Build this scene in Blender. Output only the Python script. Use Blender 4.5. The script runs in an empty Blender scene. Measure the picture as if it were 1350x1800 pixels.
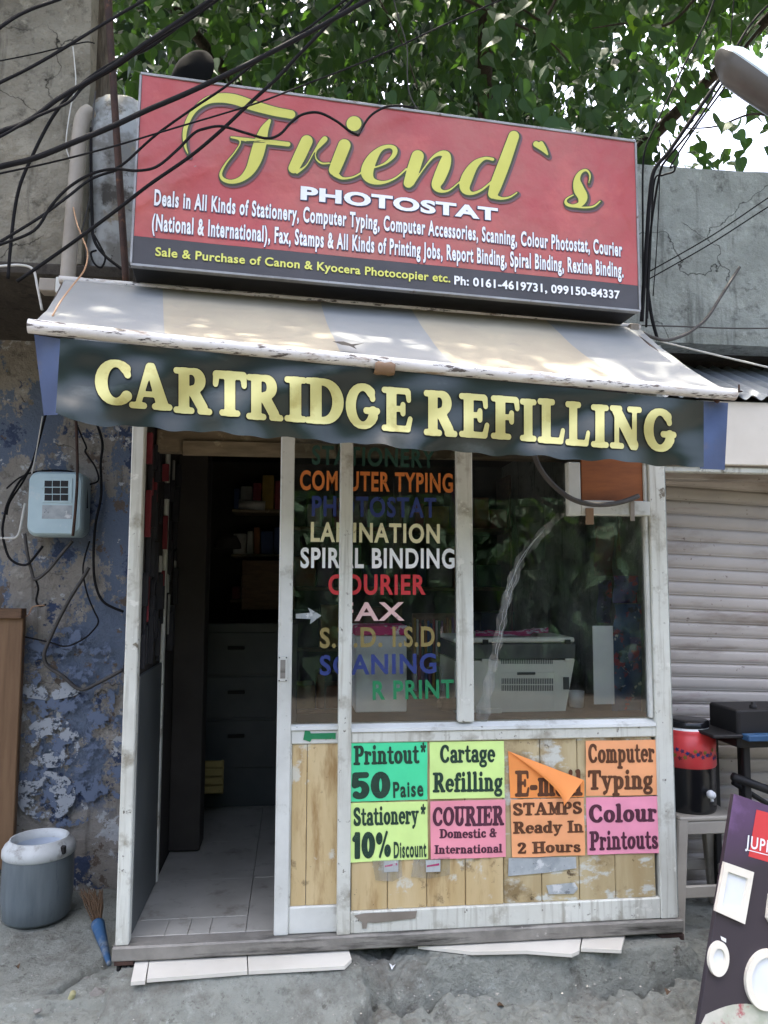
import bpy, math, random
import numpy as np
from mathutils import Vector as V, noise as mnoise
random.seed(7); rng = np.random.default_rng(7)
SC = bpy.context.scene; COL = SC.collection
R = math.radians

# ------------------------------------------------------------------ camera
F, CX, CY = 1350.0, 675.0, 900.0            # focal length and centre of the 1350x1800 photograph
CAM = V((0, -2.98, 1.456))
yaw, pit, rol = R(6.61), R(5.23), R(0.158)
fw = V((math.sin(yaw)*math.cos(pit), math.cos(yaw)*math.cos(pit), math.sin(pit)))
rt0 = V((math.cos(yaw), -math.sin(yaw), 0)); up0 = rt0.cross(fw)
rt = rt0*math.cos(rol)+up0*math.sin(rol); up = up0*math.cos(rol)-rt0*math.sin(rol)
cd = bpy.data.cameras.new('camera'); cam = bpy.data.objects.new('camera', cd); COL.objects.link(cam)
cd.sensor_fit = 'HORIZONTAL'; cd.sensor_width = 36; cd.lens = 36*F/1350; cd.clip_start = .05; cd.clip_end = 2000
from mathutils import Matrix
cam.matrix_world = Matrix(((rt.x, up.x, -fw.x, CAM.x), (rt.y, up.y, -fw.y, CAM.y), (rt.z, up.z, -fw.z, CAM.z), (0, 0, 0, 1)))
SC.camera = cam
# ------------------------------------------------------------------ light
SUN_EL, SUN_AZ = R(81), R(-20)              # azimuth measured from +y towards +x
w = bpy.data.worlds.new('World'); SC.world = w; w.use_nodes = True
nt = w.node_tree; bg = nt.nodes['Background']; sky = nt.nodes.new('ShaderNodeTexSky')
sky.sky_type = 'NISHITA'; sky.sun_disc = False; sky.sun_elevation = SUN_EL; sky.sun_rotation = SUN_AZ
sky.air_density = .8; sky.dust_density = 9.0; sky.ozone_density = 1.0
nt.links.new(sky.outputs[0], bg.inputs[0]); bg.inputs[1].default_value = .15
sl = bpy.data.lights.new('sun', 'SUN'); sl.energy = 2.0; sl.angle = R(.8); sl.color = (1, .92, .78)
sun = bpy.data.objects.new('sun', sl); COL.objects.link(sun)
tosun = V((math.sin(SUN_AZ)*math.cos(SUN_EL), math.cos(SUN_AZ)*math.cos(SUN_EL), math.sin(SUN_EL)))
sun.rotation_euler = (-tosun).to_track_quat('-Z', 'Y').to_euler(); sun.location = tosun*30
SC.view_settings.view_transform = 'Standard'; SC.view_settings.look = 'None'; SC.view_settings.gamma = 1
SC.view_settings.use_curve_mapping = False; SC.view_settings.exposure = 2.82
SC.cycles.max_bounces = 8; SC.cycles.transparent_max_bounces = 16

# ------------------------------------------------------------------ pixel <-> place
def ray(px, py): return rt*((px-CX)/F)-up*((py-CY)/F)+fw
def at(px, py, Y=0.0):
    d = ray(px, py); return CAM+d*((Y-CAM.y)/d.y)
def atz(px, py, Z):
    d = ray(px, py); return CAM+d*((Z-CAM.z)/d.z)
class Frame:                                  # a flat face in space, with 2D coordinates on it
    def __init__(s, O, ex, ey):
        s.O = V(O); s.ex = V(ex).normalized(); s.ey = V(ey); s.ey = (s.ey-s.ex*s.ey.dot(s.ex)).normalized(); s.n = s.ex.cross(s.ey)
    def uv(s, px, py):
        d = ray(px, py); t = (s.O-CAM).dot(s.n)/d.dot(s.n); p = CAM+d*t-s.O
        return (p.dot(s.ex), p.dot(s.ey))
    def w(s, u, v, o=0.0): return s.O+s.ex*u+s.ey*v+s.n*o
def front(Y): return Frame((0, Y, 0), (1, 0, 0), (0, 0, 1))
def lin(h):
    h = h.lstrip('#'); c = [int(h[i:i+2], 16)/255 for i in (0, 2, 4)]
    return tuple(x/12.92 if x <= .04045 else ((x+.055)/1.055)**2.4 for x in c)

# ------------------------------------------------------------------ materials
def nodes(name):
    m = bpy.data.materials.new(name); m.use_nodes = True
    return m, m.node_tree, m.node_tree.nodes['Principled BSDF']
def noise_node(t, scale, detail=6, rough=.6, stretch=(1, 1, 1), offs=(0, 0, 0), kind='pos'):
    if kind == 'pos': g = t.nodes.new('ShaderNodeNewGeometry').outputs['Position']
    else: g = t.nodes.new('ShaderNodeTexCoord').outputs['Object']
    mp = t.nodes.new('ShaderNodeMapping'); mp.inputs['Scale'].default_value = stretch; mp.inputs['Location'].default_value = offs
    t.links.new(g, mp.inputs[0])
    n = t.nodes.new('ShaderNodeTexNoise'); n.inputs['Scale'].default_value = scale
    n.inputs['Detail'].default_value = detail; n.inputs['Roughness'].default_value = rough
    t.links.new(mp.outputs[0], n.inputs['Vector']); return n.outputs['Fac']
def ramp(t, fac, lo, hi, c0=(0, 0, 0), c1=(1, 1, 1)):
    r = t.nodes.new('ShaderNodeValToRGB'); e = r.color_ramp.elements
    e[0].position = max(0, lo); e[1].position = min(1, hi); e[0].color = (*c0, 1); e[1].color = (*c1, 1)
    t.links.new(fac, r.inputs[0]); return r.outputs[0]
def mix(t, fac, a, b, mode='MIX'):
    x = t.nodes.new('ShaderNodeMix'); x.data_type = 'RGBA'; x.blend_type = mode
    for s, v in ((x.inputs[0], fac), (x.inputs[6], a), (x.inputs[7], b)):
        if hasattr(v, 'is_linked') or hasattr(v, 'links'): t.links.new(v, s)
        elif isinstance(v, (int, float)): s.default_value = v
        else: s.default_value = (*v, 1)
    return x.outputs[2]
def bump(t, b, h, strength, dist=.01):
    n = t.nodes.new('ShaderNodeBump'); n.inputs['Strength'].default_value = strength; n.inputs['Distance'].default_value = dist
    t.links.new(h, n.inputs['Height']); t.links.new(n.outputs[0], b.inputs['Normal']); return n
OFS = [0]
def M(name, c1, c2=None, scale=5, rough=.7, metal=0, patches=(), bmp=0, bscale=60, stretch=(1, 1, 1), spec=.4, bdist=.006, lo=.35, hi=.68, brough=.6):
    """colour varied between c1 and c2; patches: (colour, scale, lo, hi, stretch) of wear with a shape of its own"""
    OFS[0] += 3.7; o = (OFS[0], OFS[0]*.7, OFS[0]*1.3)
    m, t, b = nodes(name)
    c1 = lin(c1); c2 = lin(c2) if c2 else tuple(x*.75 for x in c1)
    col = ramp(t, noise_node(t, scale, stretch=stretch, offs=o), lo, hi, c1, c2)
    for i, p in enumerate(patches):
        pc, ps, plo, phi = p[:4]; st = p[4] if len(p) > 4 else (1, 1, 1)
        f = ramp(t, noise_node(t, ps, 9, .65, st, (o[1]+i*5, o[0]-i, o[2]+i*2)), plo, phi)
        col = mix(t, f, col, lin(pc))
    t.links.new(col, b.inputs['Base Color'])
    b.inputs['Roughness'].default_value = rough; b.inputs['Metallic'].default_value = metal; b.inputs['Specular IOR Level'].default_value = spec
    if bmp: bump(t, b, noise_node(t, bscale, 6, brough, stretch, o), bmp, bdist)
    return m
MT = {}
MT['alu'] = M('painted_aluminium', '#d3d5cb', '#bcbcb1', 3, .5, patches=[('#8f8a7b', 7, .54, .68), ('#5c574d', 34, .64, .69), ('#9c998b', 3, .52, .72, (14, 14, .7)), ('#6f6858', 5.5, .63, .67), ('#d6d6cc', 12, .62, .66)], bmp=.12, bscale=120)
MT['alu_white'] = M('white_sliding_frame', '#d2d4ce', '#babcb5', 4, .4, patches=[('#96948a', 8, .57, .70), ('#67635b', 34, .66, .70)], bmp=.06)
MT['sill'] = M('worn_sill', '#8f8c84', '#6f6c66', 8, .5, patches=[('#35332f', 5, .5, .66, (.6, 4, 6)), ('#b6b2a8', 30, .66, .74)], bmp=.2, bscale=90, metal=.1)
MT['plank'] = M('varnished_plank', '#cbb78d', '#b89f70', 2.2, .5, stretch=(4, 4, .6), patches=[('#9c7f54', 5, .54, .70, (3, 3, .6)), ('#c9c6b6', 7, .59, .64), ('#7a6647', 9, .60, .68), ('#4e4230', 36, .67, .71)], bmp=.1, bscale=50)
MT['plank_b'] = M('pale_plank', '#c0b28d', '#a8946c', 2.2, .55, stretch=(4, 4, .6), patches=[('#c6c8be', 6, .54, .60, (1, 1, 2)), ('#85724f', 5, .55, .66), ('#5c4c36', 20, .63, .69)], bmp=.1, bscale=50)
MT['tile'] = M('cream_tile', '#d9d6cb', '#cbc7ba', 3, .28, patches=[('#a39e90', 20, .66, .8)], bmp=.03)
MT['floor_tile'] = M('floor_tile', '#aaa8a0', '#96948c', 4, .4, patches=[('#6f6a60', 10, .55, .75)], bmp=.03)
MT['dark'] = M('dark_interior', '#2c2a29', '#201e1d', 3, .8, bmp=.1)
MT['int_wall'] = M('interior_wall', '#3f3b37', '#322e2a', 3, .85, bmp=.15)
MT['ply'] = M('brown_plywood', '#96582c', '#7f4823', 6, .6, stretch=(1, 1, 5), bmp=.05)
MT['wood_dark'] = M('dark_wood', '#6a4f38', '#4e3927', 6, .6, stretch=(2, 2, 9), bmp=.15)
MT['beam'] = M('lintel_wood', '#8f8068', '#6e614d', 6, .7, stretch=(1, 5, 5), patches=[('#c8bda0', 6, .6, .7)], bmp=.15)
MT['red'] = M('sign_red_vinyl', '#b6504f', '#aa4a48', 1.2, .33, patches=[('#a8685c', 1.3, .42, .66), ('#bf6058', 3.2, .52, .68), ('#8f8078', 40, .70, .76)], bmp=.8, bscale=15, bdist=.008, brough=.45)
MT['band'] = M('sign_grey_band', '#474547', '#3d3b3d', 3, .42, bmp=.15, bscale=22)
MT['yellow'] = M('sign_yellow', '#cfcd64', '#c6c45a', 5, .5)
MT['olive'] = M('sign_olive_outline', '#3f4a2a', '#3a4426', 5, .5)
MT['shadow_print'] = M('sign_grey_print', '#6f5358', '#66494e', 5, .5)
MT['ink_white'] = M('sign_white', '#eceef0', '#e2e6ea', 5, .5)
MT['ink_navy'] = M('sign_navy_outline', '#3a3f58', '#353a50', 5, .5)
MT['ink_yellow'] = M('sign_small_yellow', '#dcdc70', '#d2d264', 5, .5)
MT['sign_edge'] = M('sign_edge', '#9b9c9c', '#7c7b78', 9, .45, metal=.3, patches=[('#5b4638', 20, .6, .7)])
MT['black'] = M('matt_black', '#1d1c1d', '#151515', 5, .6, bmp=.05)
MT['awn_grey'] = M('awning_grey_canvas', '#a59d89', '#999180', 3, .75, patches=[('#8f8a80', 7, .6, .8), ('#77716a', 50, .73, .8)], bmp=.12, bscale=25)
MT['awn_blue'] = M('awning_blue_canvas', '#8e908f', '#868886', 3, .75, patches=[('#7a7f88', 7, .62, .8), ('#666a70', 50, .73, .8)], bmp=.12, bscale=25)
MT['flap'] = M('blue_flap', '#46587c', '#3b4c6e', 5, .6, patches=[('#5d5c66', 4, .55, .7), ('#8a8f9c', 16, .68, .78)], bmp=.2, bscale=18)
MT['valance'] = M('green_banner', '#212e29', '#1b2625', 4, .36, patches=[('#4a5552', 3, .58, .78, (1, 1, 2.5)), ('#59615d', 30, .72, .8)], bmp=.25, bscale=9, bdist=.012, brough=.4, spec=.5)
MT['val_ink'] = M('banner_yellow', '#d4d08c', '#c6c07a', 7, .5, patches=[('#a99a50', 6, .58, .74), ('#7b6f48', 40, .72, .8)])
MT['rod'] = M('chipped_white_pipe', '#d8d6d2', '#c6c3bd', 6, .5, patches=[('#57504a', 24, .57, .61, (.5, 2.5, 2.5)), ('#94806a', 8, .56, .66, (.7, 3, 3)), ('#3f3a36', 40, .60, .63, (.4, 2, 2))], bmp=.3, bscale=50)
MT['cable'] = M('black_cable', '#1c1b1d', '#121213', 12, .8, bmp=.05, spec=.2)
MT['cable_grey'] = M('grey_cable', '#4a4744', '#363432', 12, .6)
MT['rust'] = M('rusty_iron', '#4a352c', '#2e2320', 14, .8, patches=[('#6d4a36', 25, .6, .7)], bmp=.4, bscale=80)
MT['pvc'] = M('old_pvc_pipe', '#9a9387', '#847c70', 5, .6, patches=[('#5d564c', 10, .6, .75, (3, 3, .8))], bmp=.1)
MT['white_wire'] = M('white_wire', '#d0cfc8', '#b8b6ae', 9, .5)
MT['orange_wire'] = M('orange_wire', '#b08b6c', '#9c7858', 9, .5)
MT['steel_blue'] = M('meter_box_paint', '#b3c8cc', '#a2b8be', 4, .45, patches=[('#7f8a86', 9, .62, .76), ('#cfd2cd', 6, .62, .72)], bmp=.06)
MT['jug_grey'] = M('grey_jug', '#70797c', '#5e676b', 4, .35, stretch=(5, 5, .8), patches=[('#4c565e', 8, .6, .75, (4, 4, .8))], bmp=.06)
MT['jug_rim'] = M('white_jug_rim', '#c9cdcb', '#b2b6b4', 6, .45, patches=[('#7d7a72', 11, .56, .70)])
MT['jug_in'] = M('jug_inside', '#c3ccd6', '#b0bac6', 6, .4)
MT['jug_red'] = M('red_jug', '#e04a4c', '#d24042', 6, .35, spec=.5)
MT['jug_black'] = M('black_jug', '#1b1b1e', '#141416', 6, .25, spec=.5)
MT['stool'] = M('beige_plastic', '#a8a296', '#958f84', 6, .5, patches=[('#6f675c', 12, .6, .75)], bmp=.06)
MT['shutter'] = M('shutter_paint', '#b3aca4', '#a69f98', 3, .45, patches=[('#94807e', 5, .6, .74, (.4, 1, 3)), ('#6a5f58', 30, .64, .70), ('#857a70', 3, .52, .68, (.5, 1, 2))], bmp=.06, spec=.4)
MT['cream'] = M('cream_board', '#ddd6c8', '#d2cabb', 3, .6, patches=[('#b7ae9e', 7, .62, .8)], bmp=.04)
MT['zinc'] = M('corrugated_zinc', '#aab0b6', '#989ea4', 6, .42, metal=.55, patches=[('#7c7468', 9, .6, .76)])
MT['brown_board'] = M('brown_board', '#775c42', '#644b34', 5, .6, stretch=(7, 7, .6), patches=[('#5a432e', 6, .6, .76, (4, 4, .5))], bmp=.1)
MT['blue_plastic'] = M('blue_plastic', '#2f567c', '#28496b', 6, .6, patches=[('#6d7780', 12, .54, .66), ('#3a3f44', 20, .6, .66)])
MT['straw'] = M('broom_straw', '#5e4a36', '#463626', 30, .9, stretch=(6, 6, 1), bmp=.5)
MT['bark'] = M('bark', '#453f37', '#2c2721', 14, .95, stretch=(3, 3, .6), bmp=.7, bscale=30, bdist=.02)
MT['old_post'] = M('weathered_post', '#8a7e6c', '#4c443a', 16, .95, stretch=(6, 6, .4), bmp=1, bscale=40, bdist=.02)
MT['tank'] = M('pale_pier_paint', '#b2b5b4', '#9a9d9b', 4, .8, patches=[('#7d7c76', 6, .46, .58), ('#4f4c46', 9, .56, .64), ('#8d8470', 11, .58, .66), ('#3a3834', 30, .64, .7)], bmp=.25, bscale=18)
MT['lamp_body'] = M('lamp_housing', '#c4d6da', '#b4c8ce', 5, .4)
MT['board_black'] = M('board_print_dark', '#3b353b', '#322d33', 4, .4, patches=[('#4a4348', 9, .6, .8)])
MT['board_purple'] = M('board_print_purple', '#64406c', '#563560', 4, .4, patches=[('#8c6c9c', 2.5, .55, .8)])
def fade_mat():
    m = M('board_print_fade', '#5e4664', '#4e3a54', 4, .4, patches=[('#8c6c9c', 2.5, .55, .8)]); t = m.node_tree; b = t.nodes['Principled BSDF']; src = b.inputs['Base Color'].links[0].from_socket
    gz = t.nodes.new('ShaderNodeSeparateXYZ'); gg = t.nodes.new('ShaderNodeNewGeometry'); t.links.new(gg.outputs['Position'], gz.inputs[0])
    t.links.new(mix(t, ramp(t, gz.outputs['Z'], .44, .60), lin('#3a343a'), src), b.inputs['Base Color']); return m
MT['board_fade'] = fade_mat()
MT['board_red'] = M('board_print_red', '#cf4446', '#c53c3e', 4, .4)
MT['panel_rim'] = M('panel_light_rim', '#e6e2d4', '#dcd7c8', 6, .4)
MT['panel_face'] = M('panel_light_diffuser', '#e2e6e8', '#d8dde0', 6, .3)
MT['copier'] = M('copier_grey', '#ecebe0', '#e2e1d6', 4, .5)
MT['copier_dark'] = M('copier_dark_grey', '#525656', '#474b4b', 4, .5)
MT['pink'] = M('pink_cloth', '#d8367e', '#c42c70', 9, .8, patches=[('#e8e0e4', 12, .52, .56)])
MT['paper'] = M('white_paper', '#e4e6e6', '#d8dadb', 5, .7)
MT['tape'] = M('brown_tape', '#8a7058', '#755c44', 7, .45)
MT['duct'] = M('grey_tape', '#8b8378', '#787065', 7, .5)
MT['stone'] = M('rubble', '#8a8781', '#74716b', 10, .9, bmp=.5)
for k, c in dict(p_green='#4fe0a0', p_lime='#d8f598', p_pink='#f09aa8', p_orange='#f6ac78', p_mag='#f29cb4', p_orange2='#f79a52').items():
    r = tuple(int(c[i:i+2], 16) for i in (1, 3, 5)); d = '#%02x%02x%02x' % tuple(int(x*.95) for x in r); l = '#%02x%02x%02x' % tuple(int(x*.75+40) for x in r)
    MT[k] = M('paper_'+k, c, d, 6, .7, patches=[(l, 7, .6, .8), ('#8c8468', 26, .74, .84)], bmp=.35, bscale=14, bdist=.004, brough=.35)
MT['ink'] = M('printed_ink', '#2f2b2a', '#3d3632', 25, .7)
MT['ink_g'] = M('green_black_ink', '#1f3a2c', '#2a4436', 25, .7)
MT['ink_m'] = M('plum_ink', '#4a2434', '#5a2f40', 25, .7)
MT['ink_b'] = M('brown_ink', '#54321f', '#66422a', 25, .7)
for i, c in enumerate(['#7c2e36', '#2e4470', '#8c7432', '#3a6044', '#5c3a60', '#a0a09a', '#2c2c30', '#80502c']): MT['goods%d' % i] = M('goods_%d' % i, c, None, 20, .6)

def concrete(name, c1, c2, dark, light, s=2.2, b=.5, crack=True, streak=True):
    m, t, bs = nodes(name)
    OFS[0] += 9; o = (OFS[0],)*3
    n1 = noise_node(t, s, 10, .66, offs=o)
    col = ramp(t, n1, .32, .7, lin(c1), lin(c2))
    col = mix(t, ramp(t, noise_node(t, s*2.3, 10, .7, offs=(4, o[0], 2)), .54, .72), col, lin(dark))
    col = mix(t, ramp(t, noise_node(t, s*3.1, 10, .7, offs=(9, 1, o[0])), .58, .74), col, lin(light))
    if streak: col = mix(t, ramp(t, noise_node(t, 3, 6, .6, (5, 5, .5), o), .56, .78), col, tuple(x*.7 for x in lin(dark)))
    col = mix(t, ramp(t, noise_node(t, 60, 4, .7), .6, .8), col, tuple(x*.6 for x in lin(c2)))
    h = noise_node(t, 28, 9, .7, offs=o)
    if crack:
        vo = t.nodes.new('ShaderNodeTexVoronoi'); vo.feature = 'DISTANCE_TO_EDGE'; vo.inputs['Scale'].default_value = 1.9
        g = t.nodes.new('ShaderNodeNewGeometry'); nn = t.nodes.new('ShaderNodeTexNoise'); nn.inputs['Scale'].default_value = 6; nn.inputs['Detail'].default_value = 6
        t.links.new(g.outputs['Position'], nn.inputs['Vector'])
        ad = t.nodes.new('ShaderNodeVectorMath'); ad.operation = 'MULTIPLY_ADD'; ad.inputs[1].default_value = (.22,)*3
        t.links.new(nn.outputs['Color'], ad.inputs[0]); t.links.new(g.outputs['Position'], ad.inputs[2]); t.links.new(ad.outputs[0], vo.inputs['Vector'])
        cf = ramp(t, vo.outputs['Distance'], .001, .006, (1, 1, 1), (0, 0, 0))
        gate = ramp(t, noise_node(t, 1.6, 2, offs=(3, 3, 3)),   .52, .58)
        cf = mix(t, 1.0, cf, gate, 'MULTIPLY')
        col = mix(t, cf, col, tuple(x*.25 for x in lin(dark)))
    t.links.new(col, bs.inputs['Base Color']); bs.inputs['Roughness'].default_value = .92; bs.inputs['Specular IOR Level'].default_value = .2
    bump(t, bs, h, b, .02)
    return m
MT['conc_wall'] = concrete('old_grey_plaster', '#a29c8c', '#7c776a', '#3f3b34', '#b8b2a0', 4.4, 1.2)
MT['conc_right'] = concrete('rough_grey_render', '#a6aba4', '#878c85', '#53544f', '#bcc1b9', 4.6, .9)
MT['conc_ground'] = concrete('worn_concrete_ground', '#94978e', '#80837b', '#5a5953', '#a9aca3', 5.0, 1.0, False, False)
def add_dirt(m):
    t = m.node_tree; b = t.nodes['Principled BSDF']; src = b.inputs['Base Color'].links[0].from_socket
    for sc_, lo, hi, c in ((14, .58, .66, '#63635c'), (38, .62, .68, '#4c4b46'), (22, .58, .66, '#a0a49d'), (2.4, .50, .64, '#6d6a62'), (5, .60, .68, '#5d5b54'), (90, .64, .7, '#474641')):
        src = mix(t, ramp(t, noise_node(t, sc_, 10, .75, offs=(sc_, 3, sc_*2)), lo, hi), src, lin(c))
    t.links.new(src, b.inputs['Base Color'])
add_dirt(MT['conc_ground'])
MT['conc_soffit'] = concrete('soot_and_shade_slab', '#4c4740', '#3a3631', '#242220', '#5c564c', 4, .5, False)

def blue_wall():
    m = concrete('peeling_painted_plaster', '#97928a', '#7d786f', '#4a4742', '#b0aca2', 4.6, .8)
    t = m.node_tree; b = t.nodes['Principled BSDF']; src = b.inputs['Base Color'].links[0].from_socket
    f1 = ramp(t, noise_node(t, 3.6, 12, .74, (1, 1, .8), (31, 7, 3)), .50, .518)
    gz = t.nodes.new('ShaderNodeSeparateXYZ'); gg = t.nodes.new('ShaderNodeNewGeometry'); t.links.new(gg.outputs['Position'], gz.inputs[0])
    md = t.nodes.new('ShaderNodeMath'); md.operation = 'MULTIPLY_ADD'; md.inputs[1].default_value = .35; t.links.new(noise_node(t, 5, 5), md.inputs[0]); t.links.new(gz.outputs['Z'], md.inputs[2])
    dado = ramp(t, md.outputs[0], .52, .60)                      # paint begins above a bare skirting
    f1 = mix(t, 1.0, f1, dado, 'MULTIPLY')
    col = mix(t, f1, src, lin('#606b7c'))
    f2 = ramp(t, noise_node(t, 4.6, 10, .7, offs=(11, 5, 8)), .57, .59); col = mix(t, f2, col, lin('#3d4860'))
    f3 = ramp(t, noise_node(t, 5.5, 10, .72, offs=(1, 15, 28)), .585, .60); col = mix(t, f3, col, lin('#aeb0b0'))
    f4 = ramp(t, noise_node(t, 8, 8, .7, offs=(7, 25, 2)), .61, .63); col = mix(t, f4, col, lin('#655a50'))
    t.links.new(col, b.inputs['Base Color']); return m
MT['blue_wall'] = blue_wall()
def worn_paint(name, c, lo, hi, sc=9):
    m, t, b = nodes(name); b.inputs['Base Color'].default_value = (*lin(c), 1); b.inputs['Roughness'].default_value = .9
    f = ramp(t, noise_node(t, sc, 10, .72, offs=(2, 4, 6)), lo, hi, (1, 1, 1), (0, 0, 0))
    t.links.new(f, b.inputs['Alpha']); return m
MT['worn_white'] = worn_paint('worn_white_lettering', '#9aa0a6', .475, .495, 16)
MT['worn_blue'] = worn_paint('worn_blue_paint', '#5f6b80', .46, .48, 12)
for k, c in dict(l_green='#1c3f33', l_orange='#c97536', l_blue='#2c3a72', l_cream='#dcd6ae', l_white='#eceeee', l_red='#c23a3e', l_pink='#d8b4b0', l_gold='#857748', l_green2='#247a4e').items():
    MT[k] = worn_paint('window_paint_'+k, c, .60, .74, 30)
def glass_mat(name, dirt=.012, tint=(.94, .96, .95)):
    m = bpy.data.materials.new(name); m.use_nodes = True; t = m.node_tree; t.nodes.clear()
    out = t.nodes.new('ShaderNodeOutputMaterial'); tr = t.nodes.new('ShaderNodeBsdfTransparent'); tr.inputs[0].default_value = (*tint, 1)
    gl = t.nodes.new('ShaderNodeBsdfGlossy'); gl.inputs['Roughness'].default_value = .015
    fr = t.nodes.new('ShaderNodeFresnel'); fr.inputs[0].default_value = 1.58
    mx = t.nodes.new('ShaderNodeMixShader'); t.links.new(fr.outputs[0], mx.inputs[0]); t.links.new(tr.outputs[0], mx.inputs[1]); t.links.new(gl.outputs[0], mx.inputs[2])
    df = t.nodes.new('ShaderNodeBsdfDiffuse'); df.inputs[0].default_value = (.55, .55, .52, 1)
    mx2 = t.nodes.new('ShaderNodeMixShader'); n = noise_node(t, 5, 8, .7, (2, 2, .6)); f = ramp(t, n, .4, .85, (0, 0, 0), (dirt*3,)*3)
    t.links.new(f, mx2.inputs[0]); t.links.new(mx.outputs[0], mx2.inputs[1]); t.links.new(df.outputs[0], mx2.inputs[2]); t.links.new(mx2.outputs[0], out.inputs[0])
    return m
MT['glass'] = glass_mat('window_glass')
MT['film'] = glass_mat('clear_tape_film', .22, (.8, .82, .82))
def leaf_mat(name, c, tcol, tw=.4):
    m = bpy.data.materials.new(name); m.use_nodes = True; t = m.node_tree; b = t.nodes['Principled BSDF']
    n = noise_node(t, 1.3, 3); n2 = noise_node(t, 9, 2, offs=(4, 2, 1))
    col = ramp(t, n, .35, .68, lin(c), tuple(x*1.7 for x in lin(c))); col = mix(t, ramp(t, n2, .62, .7), col, tuple(a*k for a, k in zip(lin(c), (2.2, 1.9, 1.4))))
    t.links.new(col, b.inputs['Base Color']); b.inputs['Roughness'].default_value = .55; b.inputs['Specular IOR Level'].default_value = .3
    tl = t.nodes.new('ShaderNodeBsdfTranslucent'); tl.inputs[0].default_value = (*lin(tcol), 1)
    mx = t.nodes.new('ShaderNodeMixShader'); mx.inputs[0].default_value = tw
    t.links.new(b.outputs[0], mx.inputs[1]); t.links.new(tl.outputs[0], mx.inputs[2]); t.links.new(mx.outputs[0], t.nodes['Material Output'].inputs[0]); return m
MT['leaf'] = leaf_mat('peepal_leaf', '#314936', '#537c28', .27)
MT['leaf_dark'] = leaf_mat('shaded_peepal_leaf', '#26392b', '#2e4c1b', .14)  # shade deep in the crown put into a darker leaf colour
MT['leaf_young'] = leaf_mat('young_peepal_leaf', '#6c9436', '#9cc83c', .5)

# ------------------------------------------------------------------ mesh builders
def build(name, verts, faces, mat, parent=None, label=None, cat=None, group=None, kind=None, smooth=False):
    """verts in world coordinates; a top-level mesh gets its origin at its base, a child at its centre"""
    vs = np.array([tuple(v) for v in verts], float)
    lo, hi = vs.min(0), vs.max(0); o = (lo+hi)/2
    if parent is None: o[2] = lo[2]
    me = bpy.data.meshes.new(name); me.from_pydata([tuple(v) for v in vs-o], [], faces); me.materials.append(MT[mat] if isinstance(mat, str) else mat)
    if smooth: me.polygons.foreach_set('use_smooth', [True]*len(me.polygons))
    ob = bpy.data.objects.new(name, me); COL.objects.link(ob)
    put(ob, V(o), parent); tag(ob, label, cat, group, kind); ob['wo'] = [float(x) for x in o]
    return ob
def put(ob, wo, parent):
    if parent is not None:
        ob.parent = parent; ob.location = wo-V(parent['wo'])
    else: ob.location = wo
def tag(ob, label=None, cat=None, group=None, kind=None):
    for k, v in (('label', label), ('category', cat), ('group', group), ('kind', kind)):
        if v: ob[k] = v
def thing(name, loc, label, cat, group=None, kind=None):
    ob = bpy.data.objects.new(name, None); COL.objects.link(ob); ob.location = V(loc); ob['wo'] = [float(x) for x in loc]
    ob.empty_display_size = .1; tag(ob, label, cat, group, kind); return ob
def inst(src, name, wo, parent=None, rot=None, scl=None, **k):
    ob = bpy.data.objects.new(name, src.data); COL.objects.link(ob); put(ob, V(wo), parent); ob['wo'] = [float(x) for x in wo]
    if rot is not None: ob.rotation_euler = rot
    if scl is not None: ob.scale = (scl,)*3 if isinstance(scl, (int, float)) else scl
    tag(ob, **k); return ob
def cbox(x0, x1, y0, y1, z0, z1, c=.004):
    """box with chamfered edges"""
    c = min(c, (x1-x0)*.3, (y1-y0)*.3, (z1-z0)*.3)
    X, Y, Z = (x0, x1), (y0, y1), (z0, z1); vs = []; idx = {}
    for i in (0, 1):
        for j in (0, 1):
            for k in (0, 1):
                sx, sy, sz = (c, -c)[i], (c, -c)[j], (c, -c)[k]
                for a, p in enumerate(((X[i], Y[j]+sy, Z[k]+sz), (X[i]+sx, Y[j], Z[k]+sz), (X[i]+sx, Y[j]+sy, Z[k]))):
                    idx[i, j, k, a] = len(vs); vs.append(p)
    f = []
    I = lambda *q: idx[q]
    for s in (0, 1):
        q = [I(s, 0, 0, 0), I(s, 1, 0, 0), I(s, 1, 1, 0), I(s, 0, 1, 0)]; f.append(q if s else q[::-1])
        q = [I(0, s, 0, 1), I(0, s, 1, 1), I(1, s, 1, 1), I(1, s, 0, 1)]; f.append(q if s else q[::-1])
        q = [I(0, 0, s, 2), I(1, 0, s, 2), I(1, 1, s, 2), I(0, 1, s, 2)]; f.append(q if s else q[::-1])
    for a in (0, 1):
        for b in (0, 1):
            f.append([I(a, b, 0, 0), I(a, b, 1, 0), I(a, b, 1, 1), I(a, b, 0, 1)])
            f.append([I(a, 0, b, 0), I(a, 1, b, 0), I(a, 1, b, 2), I(a, 0, b, 2)])
            f.append([I(0, a, b, 1), I(1, a, b, 1), I(1, a, b, 2), I(0, a, b, 2)])
            for k in (0, 1): f.append([I(a, b, k, 0), I(a, b, k, 1), I(a, b, k, 2)])
    return vs, f
def box(name, x0, x1, y0, y1, z0, z1, mat, parent=None, c=.004, **k):
    v, f = cbox(min(x0, x1), max(x0, x1), min(y0, y1), max(y0, y1), min(z0, z1), max(z0, z1), c); return build(name, v, f, mat, parent, **k)
def obox(name, fr, u0, u1, v0, v1, o0, o1, mat, parent=None, c=.003, **k):
    vv, f = cbox(u0, u1, v0, v1, o0, o1, c); return build(name, [fr.w(*p) for p in vv], f, mat, parent, **k)
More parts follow.
